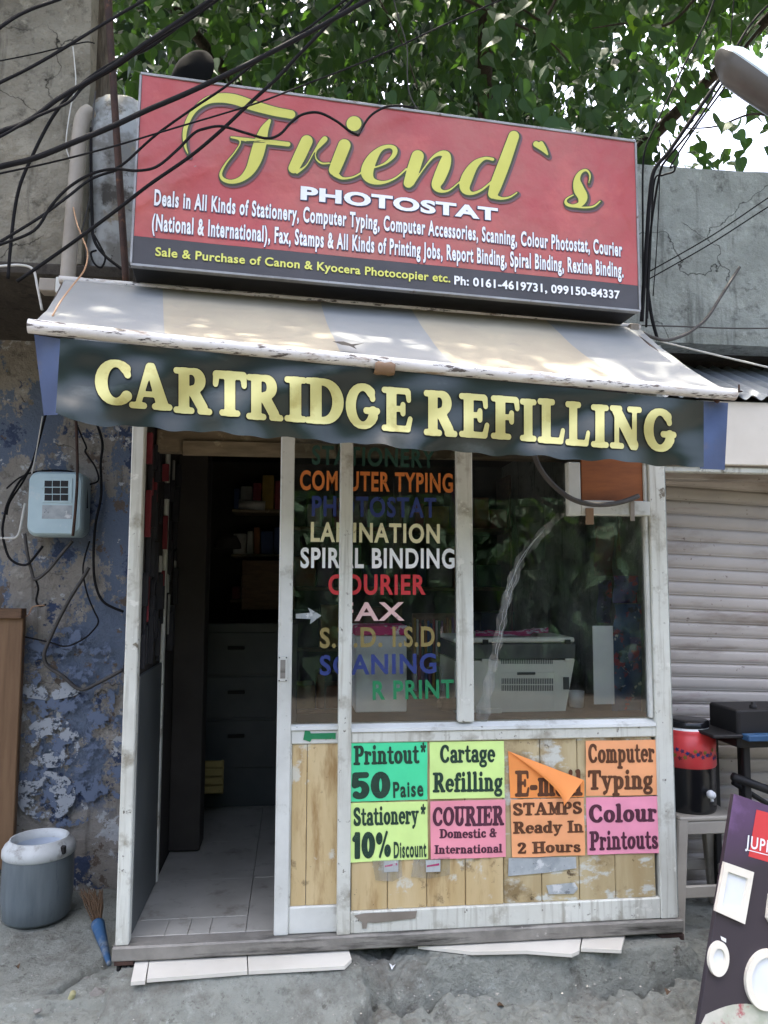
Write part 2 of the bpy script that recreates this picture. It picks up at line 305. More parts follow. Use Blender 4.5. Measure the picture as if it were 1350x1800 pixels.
def pbox(name, px0, px1, py0, py1, y0, y1, mat, parent=None, Y=0, c=.004, **k):
    """upright box whose front face covers a pixel rectangle at depth y0"""
    a, b = at(px0, (py0+py1)/2, y0), at(px1, (py0+py1)/2, y0); m = (px0+px1)/2
    return box(name, a.x, b.x, y0, y1, at(m, py1, y0).z, at(m, py0, y0).z, mat, parent, c, **k)
def grid(fn, nu, nv, thick=0):
    vs = [fn(i/nu, j/nv) for j in range(nv+1) for i in range(nu+1)]
    fs = [[j*(nu+1)+i, j*(nu+1)+i+1, (j+1)*(nu+1)+i+1, (j+1)*(nu+1)+i] for j in range(nv) for i in range(nu)]
    return vs, fs
def spline(pts, n=8):
    P = [V(p) for p in pts]
    if len(P) < 3: return P
    out = []
    for i in range(len(P)-1):
        a, b, c, d = P[max(i-1, 0)], P[i], P[i+1], P[min(i+2, len(P)-1)]
        for k in range(n):
            t = k/n; out.append(.5*((2*b)+(c-a)*t+(2*a-5*b+4*c-d)*t*t+(3*b-a-3*c+d)*t**3))
    return out+[P[-1]]
def tube_mesh(pts, r, seg=8, caps=True):
    rs = r if isinstance(r, (list, tuple)) else [r]*len(pts)
    vs, fs = [], []; pr = None
    for i, p in enumerate(pts):
        t = (pts[min(i+1, len(pts)-1)]-pts[max(i-1, 0)]); t = t.normalized() if t.length > 1e-9 else V((0, 0, 1))
        if pr is None: pr = t.orthogonal().normalized()
        a = (pr-t*pr.dot(t)); a = a.normalized() if a.length > 1e-6 else t.orthogonal().normalized(); pr = a; b = t.cross(a)
        for k in range(seg):
            an = 2*math.pi*k/seg; vs.append(p+(a*math.cos(an)+b*math.sin(an))*rs[i])
        if i:
            o = (i-1)*seg
            for k in range(seg): fs.append([o+k, o+(k+1) % seg, o+seg+(k+1) % seg, o+seg+k])
    if caps: fs.append(list(range(seg))[::-1]); fs.append([len(vs)-seg+k for k in range(seg)])
    return vs, fs
def tube(name, pts, r, mat, parent=None, n=8, seg=8, **k):
    v, f = tube_mesh(spline(pts, n), r, seg); return build(name, v, f, mat, parent, smooth=True, **k)
def lathe_mesh(c, prof, seg=40, axis=None):
    c = V(c); vs, fs = [], []
    ax = V(axis).normalized() if axis else V((0, 0, 1)); a = ax.orthogonal().normalized(); b = ax.cross(a)
    for (r, z) in prof:
        for k in range(seg):
            an = 2*math.pi*k/seg; vs.append(c+ax*z+(a*math.cos(an)+b*math.sin(an))*r)
    for i in range(len(prof)-1):
        for k in range(seg): fs.append([i*seg+k, i*seg+(k+1) % seg, (i+1)*seg+(k+1) % seg, (i+1)*seg+k])
    return vs, fs
def lathe(name, c, prof, mat, parent=None, seg=40, axis=None, **k):
    v, f = lathe_mesh(c, prof, seg, axis); return build(name, v, f, mat, parent, smooth=True, **k)

# ------------------------------------------------------------------ lettering
def seg_sdf(X, Y, segs):
    D = np.full(X.shape, 9e9)
    for (x0, y0, x1, y1, r0, r1) in segs:
        dx, dy = x1-x0, y1-y0; L = dx*dx+dy*dy
        t = np.clip(((X-x0)*dx+(Y-y0)*dy)/L, 0, 1) if L > 1e-12 else np.zeros_like(X)
        D = np.minimum(D, np.hypot(X-x0-t*dx, Y-y0-t*dy)-(r0+(r1-r0)*t))
    return D
def fill(D, xs, ys, level=0.0, merge=True):
    """filled marching squares: polygons of the area where D < level"""
    Z = D-level; vs, fs = [], []
    ny, nx = Z.shape; ins = Z < 0
    for j in range(ny-1):
        i = 0
        while i < nx-1:
            q = (ins[j, i], ins[j, i+1], ins[j+1, i+1], ins[j+1, i])
            if not any(q): i += 1; continue
            if all(q):
                k = i+1
                if merge:
                    while k < nx-1 and ins[j, k+1] and ins[j+1, k+1]: k += 1
                o = len(vs); vs += [(xs[i], ys[j]), (xs[k], ys[j]), (xs[k], ys[j+1]), (xs[i], ys[j+1])]; fs.append([o, o+1, o+2, o+3]); i = k; continue
            c = [(xs[i], ys[j], Z[j, i]), (xs[i+1], ys[j], Z[j, i+1]), (xs[i+1], ys[j+1], Z[j+1, i+1]), (xs[i], ys[j+1], Z[j+1, i])]
            o = len(vs); n = 0
            for k in range(4):
                a, b = c[k], c[(k+1) % 4]
                if a[2] < 0: vs.append(a[:2]); n += 1
                if (a[2] < 0) != (b[2] < 0):
                    t = a[2]/(a[2]-b[2]); vs.append((a[0]+(b[0]-a[0])*t, a[1]+(b[1]-a[1])*t)); n += 1
            if n > 2: fs.append(list(range(o, o+n)))
            i += 1
    return vs, fs
T_, t_ = .125, .058
def ln(x0, y0, x1, y1, r0=T_, r1=None): return [(x0, y0, x1, y1, r0, r0 if r1 is None else r1)]
def arc(cx, cy, rx, ry, a0, a1, tk=T_, tn=.065, n=18):
    P = []
    for i in range(n+1):
        a = R(a0+(a1-a0)*i/n); P.append((cx+rx*math.cos(a), cy+ry*math.sin(a), tn+(tk-tn)*abs(math.cos(a))**1.3))
    return [(*P[i][:2], *P[i+1][:2], P[i][2], P[i+1][2]) for i in range(n)]
def sf(x0, x1, y): return ln(x0, y, x1, y, t_)
def stem(x, y0=0, y1=1, a=.2, b=.2): return ln(x, y0+.1, x, y1-.1)+sf(x-a, x+b, y0+t_)+sf(x-a, x+b, y1-t_)
XH = .70
G = {
 'C': (arc(.46, .5, .32, .42, 48, 318)+ln(.67, .82, .72, .68, .075, .06), .86),
 'A': (ln(.2, .1, .46, .93, .055, .07)+ln(.78, .1, .5, .92, .13, .1)+ln(.32, .32, .66, .32, .05)+sf(.05, .34, t_)+sf(.6, .95, t_), 1.0),
 'R': (stem(.24)+arc(.46, .74, .2, .2, -90, 90)+ln(.24, .94, .46, .94, .06)+ln(.24, .53, .46, .53, .06)+ln(.48, .5, .72, .14, .12)+sf(.66, .9, t_), .94),
 'T': (ln(.45, .1, .45, .9)+sf(.25, .65, t_)+ln(.1, .92, .8, .92, .08)+ln(.1, .9, .08, .7, .07, .055)+ln(.8, .9, .82, .7, .07, .055), .9),
 'I': (stem(.25), .5),
 'D': (stem(.24)+arc(.42, .5, .36, .43, -90, 90)+ln(.2, .93, .42, .93, .06)+ln(.2, .07, .42, .07, .06), .92),
 'G': (arc(.46, .5, .33, .42, 48, 330)+ln(.68, .83, .73, .68, .075, .06)+ln(.74, .38, .74, .2, .12, .07)+ln(.55, .41, .86, .41, .06), .95),
 'E': (stem(.24)+ln(.24, .94, .68, .94, .06)+ln(.24, .06, .7, .06, .06)+ln(.7, .92, .72, .74, .06, .05)+ln(.7, .08, .76, .3, .06, .05)+ln(.3, .52, .55, .52, .055)+ln(.56, .62, .56, .42, .055), .84),
 'F': (stem(.24, b=.24)+ln(.24, .94, .68, .94, .06)+ln(.7, .92, .72, .74, .06, .05)+ln(.3, .52, .55, .52, .055)+ln(.56, .62, .56, .42, .055), .8),
 'L': (stem(.24)+ln(.24, .06, .7, .06, .06)+ln(.7, .08, .76, .3, .06, .05), .8),
 'N': (ln(.2, .1, .2, .9, .06)+ln(.2, .9, .74, .1, .13)+ln(.76, .1, .76, .9, .06)+sf(.05, .36, t_)+sf(.05, .3, .95)+sf(.6, .92, .95), .97),
 'P': (stem(.24)+arc(.46, .72, .21, .22, -90, 90)+ln(.24, .94, .46, .94, .06)+ln(.24, .5, .46, .5, .06), .82),
 'S': (arc(.4, .73, .23, .19, 40, 250, .12, .075)+arc(.4, .28, .25, .2, 90, -150, .13, .075)+ln(.3, .56, .5, .44, .11)+ln(.6, .88, .62, .72, .06)+ln(.15, .32, .17, .12, .06), .78),
 'O': (arc(.45, .5, .33, .42, 0, 360), .9),
 'U': (ln(.24, .3, .24, .9)+arc(.45, .32, .21, .25, 180, 360)+ln(.68, .3, .68, .9, .06)+sf(.05, .42, .95)+sf(.54, .84, .95), .9),
 'M': (ln(.2, .1, .22, .9, .055)+ln(.24, .9, .5, .2, .11)+ln(.5, .2, .76, .9, .06)+ln(.8, .1, .8, .9)+sf(.05, .36, t_)+sf(.05, .3, .95)+sf(.64, .98, t_)+sf(.76, .96, .95), 1.05),
 'H': (stem(.22)+stem(.74)+ln(.22, .5, .74, .5, .055), .98),
 'a': (arc(.34, .2, .2, .15, 0, 360, .11, .06)+ln(.52, .1, .52, .5, .11)+arc(.34, .5, .18, .14, 0, 160, .1, .07)+ln(.52, .07, .66, .07, .06), .7),
 'c': (arc(.35, .35, .21, .29, 45, 320, .12, .06)+ln(.5, .55, .5, .5, .09), .62),
 'd': (arc(.34, .34, .2, .28, 0, 360, .12, .06)+ln(.56, .1, .56, .93, .11)+ln(.42, .95, .56, .95, t_)+ln(.56, .06, .7, .06, t_), .76),
 'e': (arc(.36, .35, .22, .29, 8, 292, .115, .055)+ln(.46, .08, .56, .14, .055, .04)+ln(.24, .38, .58, .38, .045), .68),
 'f': (ln(.24, .1, .24, .75, .11)+arc(.4, .78, .16, .15, 180, 60, .1, .06)+ln(.48, .86, .5, .82, .08)+ln(.08, .64, .48, .64, .05)+sf(.08, .44, t_), .54),
 'g': (arc(.34, .43, .19, .2, 0, 360, .11, .05)+ln(.5, .58, .62, .64, .06)+arc(.35, -.08, .24, .14, 0, 360, .08, .06)+ln(.2, .22, .2, .08, .06)+ln(.2, .1, .5, .06, .06), .7),
 'i': (ln(.22, .1, .22, .6, .115)+sf(.06, .4, t_)+ln(.1, .65, .22, .65, t_)+ln(.22, .9, .22, .91, .11), .46),
 'l': (ln(.22, .1, .22, .92, .115)+sf(.06, .4, t_)+ln(.1, .95, .22, .95, t_), .46),
 'm': (ln(.2, .1, .2, .6, .11)+sf(.06, .34, t_)+ln(.08, .65, .2, .65, t_)+arc(.35, .46, .16, .19, 180, 0, .09, .06)+ln(.51, .1, .51, .48, .11)+sf(.42, .62, t_)+arc(.67, .46, .16, .19, 180, 0, .09, .06)+ln(.83, .1, .83, .48, .11)+sf(.73, .98, t_), 1.05),
 'n': (ln(.2, .1, .2, .6, .11)+sf(.06, .36, t_)+ln(.08, .65, .2, .65, t_)+arc(.37, .45, .18, .2, 180, 0, .1, .06)+ln(.56, .1, .56, .48, .11)+sf(.45, .72, t_), .78),
 'o': (arc(.36, .35, .22, .28, 0, 360, .12, .06), .72),
 'p': (ln(.2, -.2, .2, .6, .11)+sf(.04, .38, -.25)+ln(.08, .65, .2, .65, t_)+arc(.4, .35, .2, .27, 0, 360, .12, .06), .76),
 'r': (ln(.2, .1, .2, .6, .11)+sf(.06, .38, t_)+ln(.08, .65, .2, .65, t_)+arc(.38, .45, .16, .17, 170, 60, .08, .06)+ln(.47, .58, .49, .54, .09), .6),
 's': (arc(.3, .5, .16, .13, 30, 250, .09, .06)+arc(.3, .2, .17, .14, 90, -150, .1, .06)+ln(.24, .39, .38, .31, .09)+ln(.13, .22, .14, .1, .05)+ln(.43, .6, .44, .5, .05), .58),
 't': (ln(.24, .2, .24, .85, .11, .08)+arc(.4, .2, .16, .14, 180, 300, .1, .06)+ln(.06, .64, .46, .64, .05), .54),
 'u': (ln(.2, .25, .2, .6, .11)+ln(.07, .65, .2, .65, t_)+arc(.37, .24, .17, .18, 180, 360, .1, .06)+ln(.56, .1, .56, .6, .11)+ln(.44, .65, .56, .65, t_)+ln(.56, .06, .72, .06, t_), .78),
 'y': (ln(.18, .6, .38, .08, .11, .09)+ln(.58, .6, .34, -.1, .055)+ln(.34, -.1, .2, -.18, .06, .09)+sf(.05, .32, .65)+sf(.48, .7, .65), .74),
 '2': (arc(.34, .7, .2, .2, 160, -40, .12, .07)+ln(.5, .58, .16, .12, .1, .07)+ln(.14, .08, .58, .08, .08)+ln(.6, .1, .62, .24, .05)+ln(.16, .74, .18, .7, .09), .74),
 '&': (arc(.4, .75, .17, .17, 0, 360, .1, .06)+arc(.38, .27, .25, .2, 60, 330, .12, .07)+ln(.3, .62, .72, .08, .08)+ln(.62, .3, .7, .45, .06)+sf(.58, .84, .48), .9),
 '*': (sum([ln(.25, .8, .25+.17*math.cos(R(a)), .8+.17*math.sin(R(a)), .03, .06) for a in (90, 162, 234, 306, 18)], []), .5),
 '-': (ln(.1, .34, .36, .34, .09), .46), ' ': ([], .42), "'": (ln(.15, .9, .15, .75, .08, .04), .3),
}
G['5'] = (ln(.16, .90, .58, .90, .1)+ln(.17, .88, .15, .52, .11)+arc(.34, .34, .22, .24, 120, -130, .14, .1)+ln(.15, .52, .25, .54, .09), .76)
G['0'] = (arc(.38, .5, .22, .4, 0, 360, .15, .1), .78)
G['1'] = (ln(.28, .08, .28, .92, .14)+ln(.2, .84, .1, .74, .09), .5)
G['%'] = (arc(.2, .74, .1, .17, 0, 360, .075, .06)+arc(.66, .25, .1, .17, 0, 360, .075, .06)+ln(.62, .96, .24, .04, .05), .88)
GC = {}
def glyph(ch, res, grow=0.0, merge=True):
    k = (ch, res, grow, merge)
    if k not in GC:
        segs, wd = G[ch]
        if not segs: GC[k] = ([], [], wd)
        else:
            xs = np.arange(-.15, wd+.15, 1/res); ys = np.arange(-.38, 1.12, 1/res); X, Y = np.meshgrid(xs, ys)
            D = seg_sdf(X, Y, segs)
            if ch.isupper() or ch in '2501': D = np.maximum(D, np.maximum(-.006-Y, Y-1.006))
            if ch in 'acdefhilmnorstu': D = np.maximum(D, -.006-Y)
            v, f = fill(D, xs, ys, grow, merge); GC[k] = (v, f, wd)
    return GC[k]
def slab_line(txt, res=30, grow=0.0):
    vs, fs, x = [], [], 0
    for ch in txt:
        v, f, wd = glyph(ch, res, grow); o = len(vs); vs += [(a+x, b) for a, b in v]; fs += [[i+o for i in q] for q in f]; x += wd
    return vs, fs
def sans_line(txt, bold=0.0, space=1.0):
    cu = bpy.data.curves.new('t', 'FONT'); cu.body = txt; cu.offset = bold; cu.space_character = space; cu.resolution_u = 4; cu.fill_mode = 'FRONT'
    ob = bpy.data.objects.new('t', cu); COL.objects.link(ob); dg = bpy.context.evaluated_depsgraph_get()
    me = ob.evaluated_get(dg).to_mesh(); vs = [(v.co.x, v.co.y) for v in me.vertices]; fs = [list(p.vertices) for p in me.polygons]
    ob.evaluated_get(dg).to_mesh_clear(); bpy.data.objects.remove(ob); bpy.data.curves.remove(cu); return vs, fs
CAPH = [max(v[1] for v in sans_line('H')[0])]
def write(fr, mesh2d, p0, p1, cap, mat, parent, caph=1.0, off=.0012, name='lettering', fn=None, shift=(0, 0), ref=None):
    """fit lettering between two baseline pixels p0, p1 with a cap height in pixels on a face"""
    vs, fs = mesh2d
    if not vs: return None
    rv = ref[0] if ref else vs
    x0 = min(v[0] for v in rv); x1 = max(v[0] for v in rv)
    a = V(fr.uv(*p0)); b = V(fr.uv(*p1)); c = V(fr.uv(p0[0], p0[1]-cap)); hgt = (c-a).length
    a = a.to_2d() if len(a) > 2 else a
    e = (b-a); up2 = V((-e.y, e.x)).normalized()
    out = []
    for (x, y) in vs:
        q = a+e*((x-x0)/(x1-x0))+up2*(y/caph*hgt); out.append(fr.w(q.x+shift[0], q.y+shift[1], off+(fn(q.x, q.y) if fn else 0)))
    return build(name, out, fs, mat, parent)

# ================================================================== GROUND
def vnoise(X, Y, s, seed):
    r = np.random.default_rng(seed); g = r.random((64, 64)); x = X*s+1000; y = Y*s+1000
    xi = np.floor(x).astype(int); yi = np.floor(y).astype(int); fx = x-xi; fy = y-yi; fx = fx*fx*(3-2*fx); fy = fy*fy*(3-2*fy)
    q = lambda a, b: g[a % 64, b % 64]
    return (q(xi, yi)*(1-fx)+q(xi+1, yi)*fx)*(1-fy)+(q(xi, yi+1)*(1-fx)+q(xi+1, yi+1)*fx)*fy-.5
def fbm(X, Y, s, n, seed): return sum(vnoise(X, Y, s*2**k, seed+k)/2**k for k in range(n))
def seg_dist(X, Y, pts):
    D = np.full(X.shape, 9.)
    for a, b in zip(pts[:-1], pts[1:]):
        dx, dy = b[0]-a[0], b[1]-a[1]; t = np.clip(((X-a[0])*dx+(Y-a[1])*dy)/(dx*dx+dy*dy), 0, 1); D = np.minimum(D, np.hypot(X-a[0]-t*dx, Y-a[1]-t*dy))
    return D
xs = np.unique(np.concatenate([np.arange(-4, -1.3, .05), np.arange(-1.3, 1.9, .008), np.arange(1.9, 4.5, .05)]))
ys = np.unique(np.concatenate([np.arange(-1.6, -.5, .05), np.arange(-.5, -.22, .007), np.arange(-.22, .02, .003), np.arange(.02, .12, .007), np.arange(.12, 1.4, .03)]))
GX, GY = np.meshgrid(xs, ys)
n1 = fbm(GX, GY, 3, 5, 1); n2 = fbm(GX, GY, 14, 4, 20); n3 = fbm(GX, GY, 40, 2, 40)
left = n1*.016+n2*.008+n3*.003
edge = -.10+.012*fbm(GX, GX*0, 5, 4, 60)+.012*n2             # lip of the plinth under the shop
slope = np.clip((edge-GY)/.22, 0, 1)**.85
blockL = .078-.17*slope+np.clip(slope*8, 0, 1)*(n1*.022+n2*.014+n3*.005)
n4 = fbm(GX, GY, 9, 5, 90); n5 = np.abs(fbm(GX, GY, 22, 4, 95))
edge2 = -.050+.018*fbm(GX, GX*0, 4, 3, 61)+.035*n4
s2 = np.clip((edge2-GY)/.055, 0, 1); s2 = s2*s2*(3-2*s2)
blockR = .080-.125*s2+np.clip(s2*6, 0, 1)*(1-s2*.5)*(n4*.075+n2*.035+n3*.02-n5*.05)
crev = np.exp(-((edge2-.058-GY+.02*n2)/.010)**2)
blockR -= .10*crev*np.clip((n1+.3)*6, 0, 1)
blockR += np.clip(s2*2-1, 0, 1)*(n1*.012+n3*.005)-.25*np.clip(-.14-GY, 0, .3)*.4
rough_r = np.clip((GX-.25+.06*n2)/.03, 0, 1)
plinth = blockL*(1-rough_r)+blockR*rough_r-.05*np.clip(1-np.abs(GX-.37)/.13+n2, 0, 1)*np.clip((GY+.075+.03*n2)/.02, 0, 1)-.035*np.exp(-((GX-.262+.05*n1+.04*n2)/.011)**2)*np.clip((-.06-GY)/.04, 0, 1)
rgt = -.015+n1*.012+n2*.006-.1*np.clip((-.2-GY)/.3, 0, 1)
wL = np.clip((GX+.635+.02*n2)/.03, 0, 1); wR = np.clip((GX-1.52-.03*n1-.04*n2)/.05, 0, 1)
H = left*(1-wL)+plinth*wL; H = H*(1-wR)+rgt*wR
c1, c2, c3, c4 = atz(60, 1752, 0), atz(105, 1742, 0), atz(140, 1718, 0), atz(192, 1690, 0)
crk = seg_dist(GX, GY, [(c.x, c.y) for c in (c1, c2, c3, c4)])+.012*n2+.006*n3
wid = np.interp(GX, [c1.x, c2.x, c3.x, c4.x], [.003, .008, .012, .022])
H -= .05*np.exp(-(np.maximum(crk, 0)/wid)**2)*(GX < -.56)
H -= .03*np.clip((-.05-GY)/.02+fbm(GX, GY, 9, 2, 80)*2, 0, 1)*(1-wL)*np.clip((-.02-GY)/.05, 0, 1)
H -= .12*np.clip((-.35-GY)/.5, 0, 1)*(1-wL)*.6
H = np.where(GY < -1.2, H*0+(-.12-.02*n1*0), H); H = np.where((GY < -.6) & (GY >= -1.2), H*(GY+1.2)/.6+(-.12)*(1-(GY+1.2)/.6), H)
nx, ny = len(xs), len(ys)
gv = np.stack([GX, GY, H], -1).reshape(-1, 3)
ii = np.arange(nx*ny).reshape(ny, nx)
gf = np.stack([ii[:-1, :-1], ii[:-1, 1:], ii[1:, 1:], ii[1:, :-1]], -1).reshape(-1, 4)
build('pavement', gv, gf.tolist(), 'conc_ground', kind='structure', smooth=True, label='worn grey concrete pavement and plinth under the shop')
gs = [(-600, -600, -.17), (600, -600, -.17), (600, 600, -.17), (-600, 600, -.17)]
MT['road'] = concrete('dusty_road', '#524e49', '#494641', '#3b3835', '#5f5a54', 1.2, .3, False, False)
build('ground', gs, [[0, 1, 2, 3]], 'road', kind='structure', label='dusty street ground reaching to the horizon')

# ================================================================== LEFT BUILDING
lw = thing('wall', (-1.9, .95, 0), 'old plaster wall with peeling blue paint left of the shop, grey above', 'wall')
def wobble(Yb, amp, x0, x1, z0, z1, nx, nz, th, rag=0):
    def fn(u, v):
        x = x0+(x1-x0)*u; z = z0+(z1-z0)*v
        d = amp*mnoise.fractal((x*2.1, z*2.1, Yb*3), 1.0, 2.0, 5)
        return V((x, Yb-d, z))
    return grid(fn, nx, nz)
def slabwall(name, Yb, x0, x1, z0, z1, th, mat, parent, amp=.012, nx=90, nz=90, **k):
    v, f = wobble(Yb, amp, x0, x1, z0, z1, nx, nz, th); o = len(v)
    v = v+[V((x, Yb+th, z)) for z in (z0, z1) for x in (x0, x1)]
    bl, br, tl, tr = o, o+1, o+2, o+3
    row = nx+1
    f = f+[[bl]+list(range(0, row)) + [br]][0:1]
    f.append([tl]+[nz*row+i for i in range(nx+1)]+[tr]); f.append([bl]+[j*row for j in range(nz+1)]+[tl]); f.append([br]+[j*row+nx for j in range(nz+1)]+[tr]); f.append([bl, tl, tr, br])
    return build(name, v, f, mat, parent, **k)
slabwall('lower_wall', .95, -4, -.60, -.1, 2.654, .2, 'blue_wall', lw, .014)
slabwall('upper_wall', .10, -4, -.86, 2.715, 6.0, .10, 'conc_wall', lw, .05)
box('floor_slab', -4, -.66, .09, 1.15, 2.655, 2.712, 'conc_soffit', lw, .01)
# faded upright letters painted on the wall
FW = front(.93)
def worn_shape(pxs, segs, mat, off, name='painted_letter', res=3):
    xs_ = np.arange(pxs[0], pxs[2], res); ys_ = np.arange(pxs[1], pxs[3], res); X, Y = np.meshgrid(xs_, ys_)
    v, f = fill(seg_sdf(X, Y, segs), xs_, ys_); v = [FW.w(*FW.uv(*p), off) for p in v]; build(name, v, [q[::-1] for q in f], mat, lw)
def pts_segs(P):
    P2 = spline([(x, y, r) for x, y, r in P], 6); return [(a.x, a.y, b.x, b.y, a.z, b.z) for a, b in zip(P2[:-1], P2[1:])]
worn_shape((36, 1000, 240, 1500), ln(120, 1180, 110, 1370, 85)+ln(160, 1300, 180, 1370, 60), 'worn_blue', .004, 'blue_paint_patch')
worn_shape((20, 1140, 220, 1480), pts_segs([(52, 1300, 15), (75, 1278, 15), (110, 1280, 15), (125, 1300, 16), (118, 1325, 16), (85, 1333, 16), (55, 1325, 15), (50, 1300, 15)]), 'worn_white', .008)
worn_shape((20, 1140, 220, 1480), pts_segs([(48, 1385, 17), (70, 1372, 17), (105, 1378, 18), (115, 1400, 18), (98, 1420, 18), (60, 1418, 18), (45, 1395, 18)]), 'worn_white', .008)
worn_shape((20, 1140, 220, 1480), pts_segs([(50, 1212, 14), (90, 1216, 14), (128, 1210, 13)]), 'worn_white', .008)
# leaning board, left edge
bb = thing('wooden_board', at(10, 1460, .6), 'upright brown wooden board at the left picture edge behind the jug', 'board')
pbox('panel', -60, 31, 1086, 1530, .84, .88, 'brown_board', bb)
pbox('top_cap', -60, 38, 1070, 1088, .82, .89, 'wood_dark', bb)
# meter box
mb = thing('meter_box', at(97, 945, .6), 'pale blue electricity meter box with gridded window on the peeling wall', 'meter box')
Ym = .80
MFR = front(Ym)
def rrect(fr, x0, y0, x1, y1, r, o, n=6):
    a = fr.uv(x0, y1); b = fr.uv(x1, y0); rr = r; pts = []
    for (cx, cy, s) in ((b[0]-rr, b[1]-rr, 0), (a[0]+rr, b[1]-rr, 90), (a[0]+rr, a[1]+rr, 180), (b[0]-rr, a[1]+rr, 270)):
        for i in range(n+1):
            an = R(s+90*i/n); pts.append((cx+rr*math.cos(an), cy+rr*math.sin(an)))
    return pts
def rr_solid(name, fr, px, r, o0, o1, mat, parent, edge=.012, **k):
    P = rrect(fr, *px, r, 0); cx = sum(p[0] for p in P)/len(P); cy = sum(p[1] for p in P)/len(P); n = len(P); vs = []
    ins = lambda e: [(p[0]+(cx-p[0])*e/abs(max(abs(p[0]-cx), 1e-3))*.7, p[1]+(cy-p[1])*e/abs(max(abs(p[1]-cy), 1e-3))*.7) if False else (cx+(p[0]-cx)*(1-e), cy+(p[1]-cy)*(1-e)) for p in P]
    layers = [(0, o0), (0, o1-edge), (.04, o1-edge*.3), (.09, o1)]
    for e, o in layers: vs += [fr.w(*p, o) for p in ins(e)]
    fs = []
    for L in range(3):
        for i in range(n): fs.append([L*n+i, L*n+(i+1) % n, (L+1)*n+(i+1) % n, (L+1)*n+i])
    fs.append(list(range(3*n, 4*n))); fs.append(list(range(n))[::-1])
    return build(name, vs, fs, mat, parent, **k)
rr_solid('housing', MFR, (44, 829, 148, 942), .045, -.13, 0, 'steel_blue', mb, .03)
obox('display_frame', MFR, *[MFR.uv(74, 0+900)[0], MFR.uv(126, 900)[0]], *[MFR.uv(97, 884)[1], MFR.uv(97, 840)[1]], -.001, .004, 'steel_blue', mb)
for i in range(3):
    for j in range(3):
        x0 = 79+i*14.2; y0 = 845+j*12.3
        u0, v1 = MFR.uv(x0, y0); u1, v0 = MFR.uv(x0+12.6, y0+10.8)
        obox('pane', MFR, u0, u1, v0, v1, .003, .0055, 'black', mb, .001)
MT['old_label'] = M('worn_label', '#aeb4b4', '#8d9496', 14, .6, patches=[('#c9ccca', 12, .55, .6), ('#6f7476', 24, .6, .64)])
obox('sticker', MFR, MFR.uv(74, 900)[0], MFR.uv(127, 900)[0], MFR.uv(90, 912)[1], MFR.uv(90, 888)[1], .0005, .0015, 'old_label', mb, .0005)
# iron pole, weathered post, pipe, pier, dish
A, B = at(187, -40, -.12), at(222, 500, -.05)
tube('iron_pole', [A, A.lerp(B, .5), B], .0135, 'rust', label='leaning rusty iron pole beside the red signboard', cat='pole', seg=10)
tube('timber_post', [at(180, -80, .35), at(181, 60, .33), at(172, 200, .32)+V((.02, 0, 0)), at(176, 320, .3), at(172, 480, .3)], .042, 'old_post', label='weathered timber post behind the rusty iron pole', cat='post', seg=9)
tube('drain_pipe', [at(158, 195, .02), at(143, 215, -.0), at(135, 300, -.02), at(126, 400, -.02), at(118, 500, -.02)], .028, 'pvc', label='thick greyish plastic drain pipe on the grey wall', cat='pipe', seg=14)
pr = thing('masonry_pier', at(205, 480, .2), 'pale rounded masonry pier between iron pole and red signboard', 'pier')
Pc = at(212, 300, .28); prof = [(.17, 2.3), (.17, 3.35), (.165, 3.42), (.14, 3.48), (.08, 3.52), (.0, 3.53)]
prof = [(.17, 2.3+.05*i) for i in range(22)]+[(.168, 3.38), (.16, 3.43), (.14, 3.475), (.08, 3.515), (.001, 3.525)]
pv, pf = lathe_mesh((Pc.x, .30, 0), prof, 60); pv = [p+V((p.x-Pc.x, p.y-.30, 0)).normalized()*(.022*mnoise.fractal((p.x*6, p.y*6, p.z*6), 1, 2, 5)) if abs(p.x-Pc.x)+abs(p.y-.3) > .01 else p for p in pv]
build('shaft', pv, pf, 'tank', pr, smooth=True)
dc = at(337, 128, .45); ds = thing('satellite_dish', dc-V((0, 0, .2)), 'black round dish seen from behind above the red signboard', 'dish')
axd = V((.45, .85, -.1)); MT['dish'] = M('dull_black', '#1a1b1c', '#141414', 6, .95, spec=.1); lathe('reflector', dc, [(0.0, -.045), (.05, -.04), (.09, -.022), (.118, 0), (.118, .006), (.09, -.014), (.05, -.032), (0.0, -.037)], 'dish', ds, 36, axd)
tube('mast', [dc+V((0, .03, -.02)), dc+V((.0, .05, -.2)), dc+V((.0, .05, -.5))], .014, 'black', ds)
jb = thing('junction_box', at(88, 512, .0), 'small pale junction box at the awning\'s left rear corner', 'box')
pbox('case', 68, 98, 488, 511, .0, .06, 'pvc', jb); pbox('end_cap', 97, 109, 486, 514, -.005, .06, 'alu_white', jb)

# ================================================================== SHOP
shop = thing('shop_front', (.44, 0, .1), 'small copy shop kiosk with pale metal frame, glazed front and plank panels', 'kiosk')
fx = lambda px, py=1240: at(px, py, 0).x
fz = lambda py, px=700: at(px, py, 0).z
XL0, XL1 = fx(216), fx(239); XD0, XD1 = fx(487), fx(512); XP0, XP1 = fx(595), fx(618); XM0, XM1 = fx(806), fx(834); XJ0, XR0, XR1 = fx(1145), fx(1152), fx(1181)
ZS0, ZS1, ZTOP = .10, .152, 2.12
ZB0, ZB1 = fz(1645), fz(1600); ZM0, ZM1 = fz(1305), fz(1272)
box('sill', -.632, 1.526, -.012, .07, ZS0, ZS1, 'sill', shop, .006)
box('corner_post', XL0, XL1, .0, .05, ZS1-.001, ZTOP, 'alu', shop)
box('post', XP0, XP1, -.004, .05, ZS1-.001, ZTOP, 'alu', shop)
box('corner_post', XR0, XR1, .0, .06, ZS1-.001, ZTOP, 'alu', shop)
box('mullion', XM0, XM1, .004, .045, ZM1-.001, ZTOP, 'alu', shop)
